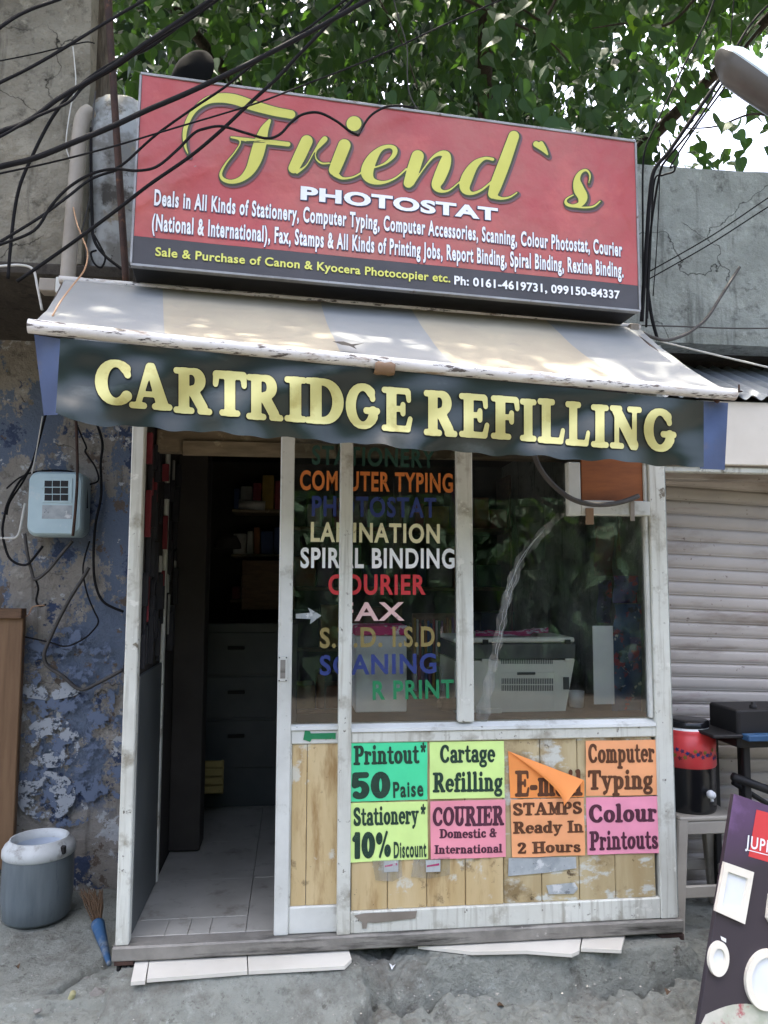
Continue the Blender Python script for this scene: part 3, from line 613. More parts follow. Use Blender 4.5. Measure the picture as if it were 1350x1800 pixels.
box('jamb', XJ0, XR0-.0005, .012, .05, ZM1, ZTOP-.02, 'alu_white', shop)
box('window_rail', XP1, XR0, .001, .05, ZM0, ZM1-.028, 'alu', shop)
# glazing bead with a sloping top
def bead(x0, x1, z0, z1, y0, y1, mat, par):
    vs = [(x, y, z) for x in (x0, x1) for (y, z) in ((y0, z0), (y1, z0), (y1, z1), (y0+.004, z0+.012))]
    build('glazing_bead', vs, [[0, 3, 2, 1], [4, 5, 6, 7], [0, 4, 7, 3], [3, 7, 6, 2], [2, 6, 5, 1], [1, 5, 4, 0]], mat, par)
bead(XP1, XR0, ZM1-.028, ZM1, -.006, .045, 'alu_white', shop)
box('bottom_rail', XP1, XR0, .002, .05, ZS1, ZB1, 'alu', shop)
edges = [618, 682, 751, 819, 886, 953, 1019, 1082, 1153]
for i in range(8):
    dy = random.uniform(-.0015, .0015)
    box('plank', fx(edges[i], 1450)+.0012, fx(edges[i+1], 1450)-.0012, .014+dy, .03, ZB1, ZM0, 'plank' if i < 4 else 'plank_b', shop, .0025)
# sliding leaf
leaf = thing('sliding_door', ((XD0+XP0)/2, .03, .15), 'white framed sliding glass door leaf with plank panel, slid half open', 'door')
box('stile', XD0, XD1, .012, .05, ZS1+.001, ZTOP, 'alu_white', leaf)
zlm0, zlm1, zlb = fz(1310, 550), fz(1275, 550), fz(1597, 550)
box('mid_rail', XD1, XP0+.03, .02, .049, zlm0, zlm1-.02, 'alu_white', leaf)
bead(XD1, XP0+.02, zlm1-.02, zlm1, .012, .046, 'alu_white', leaf)
box('bottom_rail', XD1, XP0+.03, .018, .05, ZS1+.002, zlb, 'alu_white', leaf)
xm = fx(539, 1450)
box('plank', XD1+.006, xm-.001, .028, .04, zlb, zlm0, 'plank', leaf, .002); box('plank', xm+.001, XP0+.02, .028, .04, zlb, zlm0, 'plank', leaf, .002)
box('panel_edge', XD1, XD1+.0055, .02, .04, zlb, zlm0, 'alu', leaf)
h = front(.012); hu0, hu1 = h.uv(489, 1178)[0], h.uv(505, 1178)[0]; hz0, hz1 = h.uv(497, 1198)[1], h.uv(497, 1154)[1]
hd = thing('x', (0, 0, 0), None, None); bpy.data.objects.remove(hd)
hp = obox('handle', h, hu0, hu1, hz0, hz1, .0, .005, 'alu_white', leaf, .002)
obox('finger_recess', h, hu0+.008, hu1-.007, hz0+.012, hz1-.012, .0045, .0062, 'sill', hp, .001)
for q in ((hu0+.004, hz0+.004), (hu1-.004, hz0+.004), (hu0+.004, hz1-.004), (hu1-.004, hz1-.004)): obox('screw', h, q[0]-.0025, q[0]+.0025, q[1]-.0025, q[1]+.0025, .0045, .0068, 'black', hp, .001)
FG = front(.03)
def pane(name, pts, Y, par):
    v = [at(x, y, Y) for x, y in pts]; v2 = [p+V((0, .004, 0)) for p in v]; n = len(v)
    return build(name, v+v2, [list(range(n))[::-1], list(range(n, 2*n))]+[[i, (i+1) % n, n+(i+1) % n, n+i] for i in range(n)], 'glass', par)
pane('glass_pane', [(510, 1278), (600, 1278), (602, 700), (520, 700)], .034, leaf)
pane('glass_pane', [(614, 1275), (812, 1273), (812, 700), (618, 700)], .032, shop)
pane('glass_pane', [(828, 1273), (1152, 1268), (1150, 898), (1004, 900), (1000, 700), (826, 700)], .032, shop)
# lintel, roof, sides, back, floor
box('lintel', XL1-.01, XR0, .30, .36, 2.0, 2.10, 'beam', shop, .006)
box('head_beam', XL1, XR0, .02, .08, 2.09, 2.17, 'alu', shop)
box('lintel_board', XL1+.1, XP0, .28, .298, 1.985, 2.05, 'beam', shop)
box('roof', -.60, 1.36, .09, 2.6, 2.47, 2.54, 'conc_soffit', shop)
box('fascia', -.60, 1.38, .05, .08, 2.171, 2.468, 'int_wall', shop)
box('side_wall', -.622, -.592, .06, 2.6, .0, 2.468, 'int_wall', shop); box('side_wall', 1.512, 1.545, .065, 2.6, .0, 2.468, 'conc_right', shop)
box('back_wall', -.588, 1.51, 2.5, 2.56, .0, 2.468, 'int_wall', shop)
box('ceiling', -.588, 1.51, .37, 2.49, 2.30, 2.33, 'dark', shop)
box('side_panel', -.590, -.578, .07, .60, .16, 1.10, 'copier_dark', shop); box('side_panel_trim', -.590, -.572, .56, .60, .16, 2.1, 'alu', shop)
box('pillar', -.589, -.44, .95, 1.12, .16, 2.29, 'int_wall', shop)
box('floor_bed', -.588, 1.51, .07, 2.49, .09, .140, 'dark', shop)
tx = [-.586, fx(283, 1655), fx(325, 1655), fx(364, 1650), fx(430, 1648), .13, .32, .6, .9, 1.2, 1.5]; ty = [.072, .30, .78, 1.3, 1.9, 2.48]
tiles = [(tx[i], tx[i+1], ty[0], .21) for i in range(4)]+[(tx[4], .13, ty[0], .60), (tx[0], tx[4], .21, .60)]+[(a, b, c, d) for a, b in ((tx[0], tx[4]), (tx[4], .32)) for c, d in zip((.60, 1.1, 1.6), (1.1, 1.6, 2.48))]+[(.13, .6, ty[0], .60), (.6, 1.05, ty[0], .60), (1.05, 1.5, ty[0], .60)]
if True:
    for (xa, xb, ya, yb) in tiles:
        box('floor_tile', xa+.0008, xb-.0008, ya+.0008, yb-.0008, .136, .151+random.uniform(-.0006, .0006), 'floor_tile', shop, .0015)
# extractor opening frame with plywood
ex = shop
pbox('vent_frame', 999, 1021, 812, 906, .0, .04, 'alu_white', shop); pbox('vent_frame', 1021.5, 1152, 880, 906, .001, .04, 'alu_white', shop)
pbox('vent_board', 1021, 1150, 700, 882, .022, .03, 'ply', shop)
pbox('vent_batten', 1030, 1044, 893, 922, -.008, .0, 'tape', shop, c=.002); pbox('vent_batten', 1108, 1116, 880, 916, -.006, .0, 'duct', shop, c=.002)
# white tile strips and supports below the sill
def slab_poly(name, pts, Z, th, mat, parent=None, tilt=0, **k):
    v = [atz(x, y, Z) for x, y in pts]; v2 = [p-V((0, 0, th)) for p in v]; n = len(v)
    return build(name, v+v2, [list(range(n)), list(range(n, 2*n))[::-1]]+[[i, n+i, n+(i+1) % n, (i+1) % n] for i in range(n)], mat, parent, **k)
ZT = .094
slab_poly('threshold_tile', [(230, 1726), (255, 1724), (262, 1685), (238, 1687)], ZT, .012, 'tile', label='narrow cream tile under the sill\'s left end', cat='tile', group='tiles under the sill')
slab_poly('threshold_tile', [(258, 1721), (435, 1707), (433, 1670), (264, 1682)], ZT, .012, 'tile', label='long cream tile below the open doorway', cat='tile', group='tiles under the sill')
slab_poly('threshold_tile', [(437, 1707), (606, 1698), (618, 1686), (610, 1660), (435, 1670)], ZT, .012, 'tile', label='cream tile with broken right corner below the sliding door', cat='tile', group='tiles under the sill')
slab_poly('threshold_tile', [(735, 1662), (830, 1673), (925, 1671), (1005, 1677), (1018, 1671), (1022, 1646), (760, 1650)], ZT+.002, .012, 'tile', label='wide jagged cream tile below the poster panel', cat='tile', group='tiles under the sill')
slab_poly('threshold_tile', [(1021, 1667), (1092, 1670), (1099, 1642), (1025, 1645)], ZT+.001, .012, 'tile', label='small cream tile near the sill\'s right end', cat='tile', group='tiles under the sill')
bk = thing('wheel_bracket', atz(215, 1708, .06), 'dark metal roller bracket under the sill\'s left corner', 'bracket')
pbox('plate', 200, 234, 1690, 1698, -.01, .05, 'rust', bk, c=.002)
for a in (204, 216, 227): pbox('roller', a, a+7, 1697, 1709, -.004, .03, 'black', bk, c=.004)
pbox('brick', 1160, 1205, 1641, 1668, .0, .1, 'rust', c=.01, label='dark brick propping the sill\'s right corner', cat='brick')

# -------- window lettering
wl = [('STATIONERY', (548, 815), (765, 822), 31, 'l_green'), ('COMPUTER TYPING', (527, 860), (796, 865), 32, 'l_orange'), ('PHOTOSTAT', (548, 906), (767, 909), 33, 'l_blue'),
      ('LAMINATION', (546, 951), (773, 954), 32, 'l_cream'), ('SPIRAL BINDING', (528, 997), (799, 998), 33, 'l_white'), ('COURIER', (577, 1044), (748, 1044), 33, 'l_red'),
      ('FAX', (597, 1091), (711, 1090), 31, 'l_pink'), ('S.T.D.', (562, 1138), (672, 1136), 33, 'l_gold'), ('I.S.D.', (690, 1136), (774, 1135), 33, 'l_gold'), ('SCANING', (562, 1186), (767, 1182), 33, 'l_blue'), ('R PRINT', (655, 1229), (798, 1226), 31, 'l_green2')]
for t, a, b, c, m in wl: write(FG, sans_line(t, .028 if t != 'FAX' else .02, 1.12), a, b, c, m, shop, CAPH[0], name='window_lettering')
def flat_px(name, fr, pts, mat, parent=None, off=.001, **k): return build(name, [fr.w(*fr.uv(*p), off) for p in pts], [list(range(len(pts)))], mat, parent, **k)
flat_px('arrow_sticker', FG, [(520, 1087), (520, 1079), (545, 1077), (541, 1068), (565, 1082), (545, 1097), (546, 1088)], 'old_label', shop)
flat_px('tape_patch', front(.019), [(533, 1300), (536, 1284), (545, 1285), (546, 1289), (590, 1288), (590, 1299), (548, 1299), (545, 1304)], 'l_green2', leaf, .002)
# crack tape
ctp = spline([(988, 902, 5), (955, 935, 7), (925, 970, 8), (905, 1010, 8), (888, 1060, 7), (878, 1110, 8), (868, 1160, 7), (858, 1210, 9), (845, 1268, 11)], 5)
vs, fs = [], []
for i, p in enumerate(ctp):
    for s in (-1, 1):
        vs.append(FG.w(*FG.uv(p.x+s*p.z*(1+.3*math.sin(i*1.7)), p.y+s*p.z*.45), .001+.0015*(i % 2)))
    if i: fs.append([2*i-2, 2*i-1, 2*i+1, 2*i])
build('crack_tape', vs, fs, 'film', shop)
MT['film_edge'] = M('tape_crease', '#c8ccca', '#b4b8b6', 20, .4)
for k in range(5):
    o = random.uniform(-5, 5); i0 = random.randint(0, 22); seg_ = ctp[i0:i0+random.randint(8, 18)]
    tube('tape_crease', [FG.w(*FG.uv(p.x+o+random.uniform(-2, 2), p.y), .003) for p in seg_], .0007, 'film_edge', shop, n=2, seg=4)

# -------- posters
FP = front(.0105)
def crease(u, v): return .0055*(.45+mnoise.noise((u*8, v*8, 3)))+.0035*abs(mnoise.noise((u*17+v*6, v*15, 7)))
def poster(label, quad, mat, lines, ink, name='poster'):
    u = [FP.w(*FP.uv(*p), 0) for p in quad]; base = (u[2]+u[3])/2
    po = thing(name, base, label, 'poster', 'fluorescent paper notices on the plank panel')
    def fn(a, b):
        p = u[3].lerp(u[2], a).lerp(u[0].lerp(u[1], a), b); return p+V((0, -crease(p.x, p.z), 0))
    v, f = grid(fn, 24, 18); build('sheet', v, f, mat, po, smooth=True)
    for L in lines:
        kind, txt, a, b, cap = L[:5]
        mk = ink if len(L) < 6 else L[5]
        if kind == 's': write(FP, slab_line(txt, 30, .012), a, b, cap, mk, po, 1.0, .0016, fn=crease)
        else: write(FP, sans_line(txt, .085 if kind == 'h' else .028, 1.16), a, b, cap, mk, po, CAPH[0], .0022, fn=crease)
    return po
poster('green notice offering printouts at 50 paise, top left of the panel', [(614, 1306), (751, 1304), (751, 1405), (614, 1409)], 'p_green',
       [('s', 'Printout', (621, 1344), (737, 1341), 33), ('s', '*', (738, 1346), (748, 1346), 40), ('s', '50', (618, 1404), (686, 1402), 46), ('b', 'Paise', (691, 1401), (744, 1398), 26)], 'ink_g')
poster('lime notice for cartage refilling, top row second', [(755, 1304), (885, 1302), (887, 1402), (755, 1404)], 'p_lime', [('s', 'Cartage', (773, 1341), (870, 1339), 32), ('s', 'Refilling', (760, 1392), (883, 1390), 34)], 'ink_g')
poster('lime notice offering 10% stationery discount, bottom row left', [(614, 1411), (751, 1408), (752, 1509), (614, 1516)], 'p_lime',
       [('s', 'Stationery', (621, 1451), (736, 1447), 32), ('s', '*', (738, 1456), (747, 1456), 42), ('s', '10%', (619, 1509), (687, 1506), 46), ('b', 'Discount', (692, 1507), (749, 1504), 27)], 'ink_g')
poster('pink notice for domestic and international courier, bottom row second', [(756, 1408), (888, 1405), (889, 1506), (757, 1510)], 'p_pink',
       [('s', 'COURIER', (760, 1452), (886, 1450), 34), ('s', 'Domestic &', (772, 1473), (873, 1471), 16), ('s', 'International', (763, 1500), (883, 1498), 15)], 'ink_m')
poster('orange notice for stamps ready in two hours, bottom row third', [(897, 1405), (1026, 1402), (1028, 1503), (900, 1507)], 'p_orange',
       [('s', 'STAMPS', (901, 1433), (1023, 1430), 22), ('s', 'Ready In', (901, 1465), (1025, 1462), 21), ('s', '2 Hours', (909, 1500), (1020, 1497), 20)], 'ink_b')
poster('orange notice for computer typing at the panel\'s right end', [(1029, 1302), (1153, 1300), (1156, 1397), (1030, 1399)], 'p_orange', [('s', 'Computer', (1033, 1341), (1150, 1339), 34), ('s', 'Typing', (1033, 1388), (1147, 1386), 34)], 'ink_b')
poster('magenta pink notice for colour printouts, bottom right corner', [(1030, 1402), (1157, 1399), (1158, 1499), (1032, 1502)], 'p_mag', [('s', 'Colour', (1035, 1446), (1154, 1443), 32), ('s', 'Printouts', (1035, 1494), (1156, 1491), 33)], 'ink_m')
po = thing('poster', FP.w(*FP.uv(960, 1402)), 'orange notice with its torn top corner folded down over the print', 'poster', 'fluorescent paper notices on the plank panel')
flat_px('sheet', FP, [(897, 1403), (1027, 1401), (1027, 1372), (893, 1320)], 'p_orange2', po, .0005)
write(FP, slab_line('E-mail', 30, .012), (905, 1400), (1024, 1398), 45, 'ink_b', po, 1.0, .0015)
def flap(u, v):                                  # curled triangle hinged on its upper edge
    e = V((893, 1320, 0)).lerp(V((1026, 1371, 0)), u); tip = V((991, 1417, 0)); q = e.lerp(tip, v*(min(u*1.25, 1)))
    lift = math.sin(math.pi*min(1, v*1.05)*.55)*.045*u
    return at(q.x, q.y, .0105-.003-lift)
v, f = grid(flap, 14, 10); build('folded_flap', v, f, 'p_orange2', po, smooth=True)
# scraps pasted under the notices
for pts, mt, lb in (([(654, 1512), (705, 1510), (707, 1540), (690, 1549), (660, 1547)], 'paper', 'grey plastic pocket with white slip under the stationery notice'), ([(727, 1510), (790, 1506), (791, 1537), (755, 1544), (722, 1541)], 'paper', 'grey plastic pocket with pink striped slip under the courier notice')):
    po = thing('plastic_pocket', FP.w(*FP.uv(*pts[3])), lb, 'pocket'); flat_px('pocket', FP, pts, 'film', po, .004)
    cx_ = sum(p[0] for p in pts)/5; flat_px('slip', FP, [(cx_-9, 1512), (cx_+17, 1511), (cx_+17, 1532), (cx_-8, 1533)], mt, po, .001)
    flat_px('stripe', FP, [(cx_-7, 1521), (cx_+15, 1517), (cx_+15, 1521), (cx_-7, 1524)], 'pink', po, .0018)
flat_px('paper_scrap', FP, [(894, 1508), (1012, 1506), (1013, 1526), (960, 1534), (893, 1540)], 'old_label', None, .001, label='torn white paper scrap below the orange stamps notice', cat='scrap')
flat_px('tape_strip', front(.0), [(622, 1609), (640, 1605), (733, 1601), (730, 1614), (660, 1622), (646, 1621), (644, 1632), (637, 1632), (636, 1621)], 'duct', None, .002, label='strip of greyish tape on the bottom rail', cat='tape')
flat_px('paper_scrap', FP, [(960, 1556), (1010, 1551), (1016, 1562), (1008, 1571), (965, 1572)], 'old_label', None, .001, label='whitish peeled scrap low on the pale planks', cat='scrap')

# ================================================================== INSIDE THE SHOP
ct = thing('counter', (.9, .5, .15), 'brown wooden counter behind the shop window', 'counter')
box('top', XP1+.0, 1.50, .055, .80, .875, .905, 'wood_dark', ct); box('front_panel', XP1+.02, 1.49, .06, .09, .152, .874, 'wood_dark', ct)
cp = thing('photocopier', at(920, 1262, .3), 'grey photocopier with dark lid on the window counter', 'photocopier')
FC = front(.28)
def c_uv(x0, y0, x1, y1): a = FC.uv(x0, y1); b = FC.uv(x1, y0); return a[0], b[0], a[1], b[1]
zb = .906
a0, a1, b0, b1 = c_uv(800, 1160, 1010, 1262)
vs = [FC.w(a0+.0, zb), FC.w(a1-.045, zb), FC.w(a1, b1), FC.w(a0, b1)]; vs += [p+V((0, .45, 0)) for p in vs]
build('body', vs, [[0, 1, 2, 3], [7, 6, 5, 4], [0, 4, 5, 1], [1, 5, 6, 2], [2, 6, 7, 3], [3, 7, 4, 0]], 'copier', cp)
obox('scanner_band', FC, *c_uv(798, 1131, 1011, 1159.5), -.45, .004, 'copier_dark', cp); obox('lid', FC, *c_uv(798, 1120, 1010, 1130.5), -.45, .002, 'copier', cp, .006)
for x in (848, 992): obox('hinge', FC, *c_uv(x, 1124, x+10, 1132), .002, .009, 'black', cp, .001)
for (x0, y0, x1, y1) in ((846, 1158, 862, 1163), (992, 1157, 1008, 1162)): obox('foot_clip', FC, *c_uv(x0, y0, x1, y1), .0045, .01, 'copier', cp, .001)
dr = obox('rear_door', FC, *c_uv(861, 1181, 974, 1252), .0005, .007, 'copier', cp, .003)
obox('door_grip', FC, *c_uv(908, 1181, 940, 1186), .006, .011, 'copier_dark', dr, .003)
for (y0, y1, par, o) in ((1157.5+.5, 1167, cp, .001), (1192, 1202, dr, .007), (1204, 1214, dr, .007)):
    for i in range(30): x = 881+i*3.05; obox('vent_slot', FC, *c_uv(x, y0, x+1.5, y1), o-.0005, o+.0012, 'copier_dark', par, .0003)
obox('side_vent', FC, *c_uv(990, 1190, 1000, 1212), .0005, .003, 'copier_dark', cp, .001); obox('base_plate', FC, *c_uv(840, 1244, 880, 1262), .001, .02, 'copier', cp, .003)
def cloth(u, v):
    x = 836+u*128; p = at(x, 1119-9*math.sin(math.pi*min(1, u*1.08))*(.6+.4*math.sin(u*9))-5*v*0, .28+.02+v*.22)
    return V((p.x, p.y, FC.uv(900, 1120)[1]+.004+.028*(.4+.6*abs(mnoise.noise((u*5, v*3, 2))))*math.sin(math.pi*min(1, max(0, v)))+.012*(u > .75)))
v, f = grid(cloth, 24, 10); build('folded_cloth', v, f, 'pink', smooth=True, label='pink and white cloth lying on the photocopier lid', cat='cloth')
pw = thing('paper_box', at(675, 1250, .16), 'white cardboard box with pink lid just inside the lettered window', 'box')
pbox('carton', 625, 715, 1118, 1252, .12, .3, 'paper', pw); pbox('lid', 623, 717, 1100, 1117, .115, .305, 'pink', pw)
lathe('paper_cup', V((at(1017, 1222, .35).x, .38, .906)), [(0, 0), (.03, 0), (.037, .07), (.034, .07), (.028, .004), (0, .004)], 'paper', label='white paper cup on the counter beside the photocopier', cat='cup')
pbox('packing_tube', 770, 818, 1229, 1250, .14, .2, 'brown_board', c=.02, label='rolled brown packet on the counter below the pens', cat='packet')
# pens and stationery racks
rk = thing('pen_rack', at(770, 1215, .5), 'rack of coloured pens and books behind the lettered window', 'rack')
pbox('back_board', 725, 806, 1078, 1225, .62, .64, 'wood_dark', rk)
for i in range(16):
    x = 728+i*4.8; y0 = 1084+random.uniform(0, 12); pbox('pen', x, x+3.2, y0, 1150+random.uniform(-4, 10), .58, .6, 'goods%d' % random.randrange(8), rk, c=.002)
for i in range(12):
    x = 728+i*6.4; pbox('book', x, x+5.2, 1168+random.uniform(0, 10), 1215, .56, .6, 'goods%d' % random.randrange(8), rk, c=.002)
sb = thing('sheet_rack', at(1100, 1255, .3), 'hanging printed sheets and stickers at the window\'s right end', 'rack')
pbox('white_panel', 1043, 1079, 1100, 1238, .22, .225, 'paper', sb, c=.001)
MT['sticker_a'] = M('printed_sticker_sheet', '#3a5578', '#2c4262', 16, .4, patches=[('#8c3440', 13, .55, .58), ('#c9c9c4', 22, .62, .64), ('#1d1d22', 18, .6, .63)])
MT['sticker_b'] = M('printed_flower_sheet', '#5b4a78', '#3d4a68', 14, .4, patches=[('#a0303c', 11, .54, .57), ('#b8b4c0', 20, .6, .63), ('#23232a', 24, .58, .62)])
MT['poster_dim'] = M('dim_poster', '#6a4a3c', '#4a4a3c', 9, .6, patches=[('#8a8474', 12, .6, .64), ('#5a2a2c', 10, .56, .6)])
for (x0, y0, x1, y1, mt, Y) in ((1078, 1012, 1121, 1060, 'sticker_b', .25), (1080, 1062, 1126, 1112, 'sticker_a', .26), (1077, 1112, 1129, 1256, 'sticker_a', .27), (1106, 1120, 1126, 1162, 'sticker_b', .245), (1130, 1035, 1147, 1258, 'jug_in', .30), (1045, 925, 1078, 1012, 'poster_dim', .42), (1084, 905, 1118, 1000, 'poster_dim', .46), (1050, 1020, 1074, 1095, 'sticker_b', .5)):
    def shf_(u, v, q=(x0, y0, x1, y1, Y)): return at(q[0]+(q[2]-q[0])*u+2*math.sin(v*6), q[1]+(q[3]-q[1])*v, q[4]+.012*math.sin(u*3+v*5)*v)
    v, f = grid(shf_, 5, 10); build('sheet', v, f, mt, sb, smooth=True)
hg = thing('added_drape', at(925, 990, .7), 'grey bag hanging behind the cracked window', 'drape')  # added stand-in for an indistinct pale outline behind the pane
def drape(u, v):
    x = 905+u*52+10*v*(1-u); y = 890+v*112; return at(x, y, .75-.06*math.sin(math.pi*u)-.02*mnoise.noise((u*4, v*4, 1)))
v, f = grid(drape, 10, 12); build('drape_front', v, f, 'cable_grey', hg, smooth=True)
shf = thing('wall_shelves', (.9, 2.4, .16), 'dim shelves of boxed stock on the shop\'s back wall', 'shelf')
for z in (.6, 1.0, 1.4, 1.8): box('shelf_board', -.05, 1.48, 2.15, 2.48, z, z+.025, 'wood_dark', shf)
for z in (1.32, 1.62, 1.92):
    box('shelf_board', -.42, -.055, 2.2, 2.48, z, z+.02, 'beam', shf); x = -.41
    while x < -.12: wd = random.uniform(.03, .09); box('stock_box', x, x+wd, 2.22, 2.45, z+.021, z+random.uniform(.1, .26), 'goods%d' % random.choice((0, 5, 5, 2, 7, 1)), shf); x += wd+.006
for x in (-.05, .7, 1.46): box('upright', x, x+.02, 2.15, 2.48, .151, 2.2, 'wood_dark', shf)
for z in (.626, 1.026, 1.426, 1.826):
    x = .0
    while x < 1.4:
        wd = random.uniform(.05, .18)
        if not (.66 < x+wd and x < .73): box('stock_box', x, x+wd, 2.2, 2.45, z, z+random.uniform(.12, .3), 'goods%d' % random.randrange(8), shf)
        x += wd+.01
dw = thing('drawer_cabinet', at(410, 1365, 1.7), 'dark grey drawer cabinet deep inside the doorway', 'cabinet')
p0, p1 = at(332, 1230, 1.7), at(492, 1230, 1.7); box('carcass', p0.x, p1.x+.1, 1.7, 2.1, .152, at(400, 1096, 1.7).z, 'copier_dark', dw)
for y0, y1 in ((1112, 1185), (1190, 1262), (1267, 1350)):
    d = pbox('drawer', 340, 486, y0, y1, 1.69, 1.698, 'copier_dark', dw); pbox('drawer_pull', 400, 430, y0+24, y0+30, 1.675, 1.689, 'black', d, c=.003)
cr = thing('plastic_crate', at(352, 1395, 1.25), 'olive slatted crate on the floor deep inside the doorway', 'crate')
for k in range(4): pbox('slat', 313, 392, 1338+k*15, 1350+k*15, 1.25, 1.262, 'l_gold', cr)
for x in (313, 388): pbox('corner_post', x, x+5, 1336, 1396, 1.263, 1.275, 'l_gold', cr)
pbox('rear_board', 316, 390, 1340, 1396, 1.5, 1.51, 'l_gold', cr); 
hs = thing('hanging_stock', (-.55, .5, 1.3), 'blister packs and pens hung along the doorway\'s left wall', 'goods')
for i in range(70):
    Y = random.uniform(.10, .90); zt_ = random.uniform(1.25, 2.05); L = random.uniform(.07, .2); w_ = random.uniform(.008, .03)
    box('pack', -.59, -.58+random.uniform(0, .02), Y, Y+w_, zt_-L, zt_, 'goods%d' % random.choice((0, 5, 6, 6, 6, 6, 6, 6, 6)), hs, .002)
flat_px('shelf_label', front(.33), [(263, 1050), (270, 1052), (264, 1106), (258, 1106)], 'paper', hs)
lathe('cap', at(400, 955, 1.5), [(.0, .05), (.05, .045), (.075, .0), (.08, -.03)], 'int_wall', label='pale cap hanging in the dark of the doorway', cat='cap', seg=16)
box('rack_frame', at(425, 1000, 2.0).x, at(492, 1000, 2.0).x+.1, 2.0, 2.03, at(450, 1072, 2.0).z, at(450, 985, 2.0).z, 'wood_dark', label='dim framed rack high in the doorway\'s background', cat='rack')

rl = thing('paper_roll', at(450, 886, 1.9), 'pale paper roll lying high on a dim rack in the doorway', 'roll')
pa_, pb_ = at(420, 886, 1.9), at(466, 889, 1.9); tube('roll', [pa_, pb_], .03, 'goods5', rl); lathe('core', pa_+V((-.002, 0, 0)), [(0, 0), (.012, 0), (.012, .01)], 'black', rl, 14, (1, 0, 0))
# ================================================================== SIGNBOARD
TL, TR, BR, BL = V((-.578, -.268, 3.291)), V((1.368, -.116, 3.263)), V((1.359, -.132, 2.538)), V((-.587, -.284, 2.565))
SG = Frame(BL, TR-TL, TL-BL); SW, SH = 1.9516, .7257
sg = thing('signboard', (BL+BR)/2, 'long red signboard with yellow script lettering and grey phone number band', 'signboard')
obox('case', SG, 0, SW, 0, SH, -.17, -.008, 'black', sg, .004)
bu, bv = SG.uv(238, 415); bu2, bv2 = SG.uv(1122, 502)
bvm = (bv+bv2)/2
def sgn(u, v): return .0045*mnoise.noise((u*2.6, v*3.2, 4))+.002*mnoise.noise((u*9, v*9, 1))
def fan(name, u0, u1, v0, v1, mat, nx, nv):
    def fn(a, b): u = u0+(u1-u0)*a; v = v0+(v1-v0)*b; return SG.w(u, v, sgn(u, v))
    v, f = grid(fn, nx, nv); build(name, v, f, mat, sg, smooth=True)
fan('red_face', .006, SW-.006, bvm, SH-.006, 'red', 120, 36); fan('grey_band', .006, SW-.006, .006, bvm-.0005, 'band', 120, 10)
obox('edge_trim', SG, 0, SW, SH-.006, SH+.004, -.02, .005, 'sign_edge', sg, .001); obox('edge_trim', SG, 0, SW, -.003, .006, -.02, .005, 'sign_edge', sg, .001)
obox('edge_trim', SG, -.003, .005, .0065, SH-.0065, -.02, .0045, 'sign_edge', sg, .001); obox('edge_trim', SG, SW-.005, SW+.003, .0065, SH-.0065, -.02, .0045, 'sign_edge', sg, .001)
Z2 = lambda P: [(200+x/2.4545, 100+y/2.4545, r/2.4545) for x, y, r in P]
Z3 = lambda P: [(680+x/2.4545, 150+y/2.4545, r/2.4545) for x, y, r in P]
SCR = {
 'F': [Z2([(324, 430, 2), (308, 385, 7), (306, 330, 10), (322, 275, 11), (352, 228, 12), (400, 192, 17), (455, 180, 21), (520, 186, 23), (600, 212, 23), (690, 238, 21), (764, 252, 20)]),
       Z2([(672, 278, 8), (648, 320, 20), (630, 380, 29), (612, 440, 29), (588, 492, 22), (552, 528, 14), (508, 542, 10), (472, 532, 9), (462, 506, 7), (484, 462, 5), (524, 412, 4), (546, 372, 4), (530, 354, 6), (506, 350, 4)]),
       Z2([(506, 350, 5), (570, 360, 9), (660, 370, 11), (752, 380, 11)])],
 'r': [Z2([(832, 366, 27), (802, 430, 27), (776, 482, 24)]), Z2([(790, 500, 8), (830, 470, 4), (862, 415, 4), (890, 370, 6), (910, 358, 13), (890, 385, 8), (872, 410, 4), (872, 440, 4), (895, 461, 5), (930, 462, 5)])],
 'i': [Z2([(994, 385, 28), (972, 440, 28), (952, 490, 26)]), Z2([(955, 508, 14), (985, 527, 7), (1030, 522, 5), (1075, 498, 5)]), Z2([(1036, 290, 33), (1035, 291, 33)])],
 'e': [Z2([(1125, 480, 4), (1170, 462, 6), (1205, 430, 10), (1212, 402, 12), (1190, 388, 9), (1150, 400, 12), (1112, 445, 24), (1092, 500, 28), (1112, 536, 16), (1160, 545, 8), (1215, 525, 5), (1262, 485, 5)])],
 'n': [Z3([(132, 308, 28), (112, 370, 28), (92, 424, 22)]), Z3([(110, 432, 5), (150, 372, 4), (195, 315, 6), (232, 296, 12), (256, 305, 18), (248, 345, 27), (226, 400, 27), (212, 435, 20), (232, 458, 9), (268, 455, 5), (312, 420, 4)])],
 'd': [Z3([(455, 322, 8), (420, 318, 8), (378, 345, 18), (345, 400, 26), (335, 445, 22), (362, 468, 9), (405, 455, 6), (450, 418, 5)]), Z3([(546, 222, 24), (508, 330, 27), (472, 425, 27), (456, 470, 22)]), Z3([(465, 482, 12), (495, 490, 7), (530, 484, 5), (560, 465, 4)])],
 'tick': [Z3([(642, 256, 14), (668, 275, 11), (694, 304, 3)]), Z3([(664, 252, 10), (680, 276, 8), (695, 304, 3)])],
 's': [Z3([(868, 425, 3), (874, 392, 5), (858, 369, 6), (832, 380, 9), (818, 412, 15), (826, 452, 24), (842, 486, 22), (832, 515, 13), (800, 524, 8), (772, 514, 8), (772, 494, 5), (802, 476, 4)]), Z3([(796, 526, 4), (845, 531, 5), (888, 526, 5), (918, 502, 4)])]}
segsF = sum([pts_segs(p) for L in SCR.values() for p in L], [])
gx = np.arange(305, 1075, 1.8); gy = np.arange(150, 385, 1.8); X_, Y_ = np.meshgrid(gx, gy); DF = seg_sdf(X_, Y_, segsF)
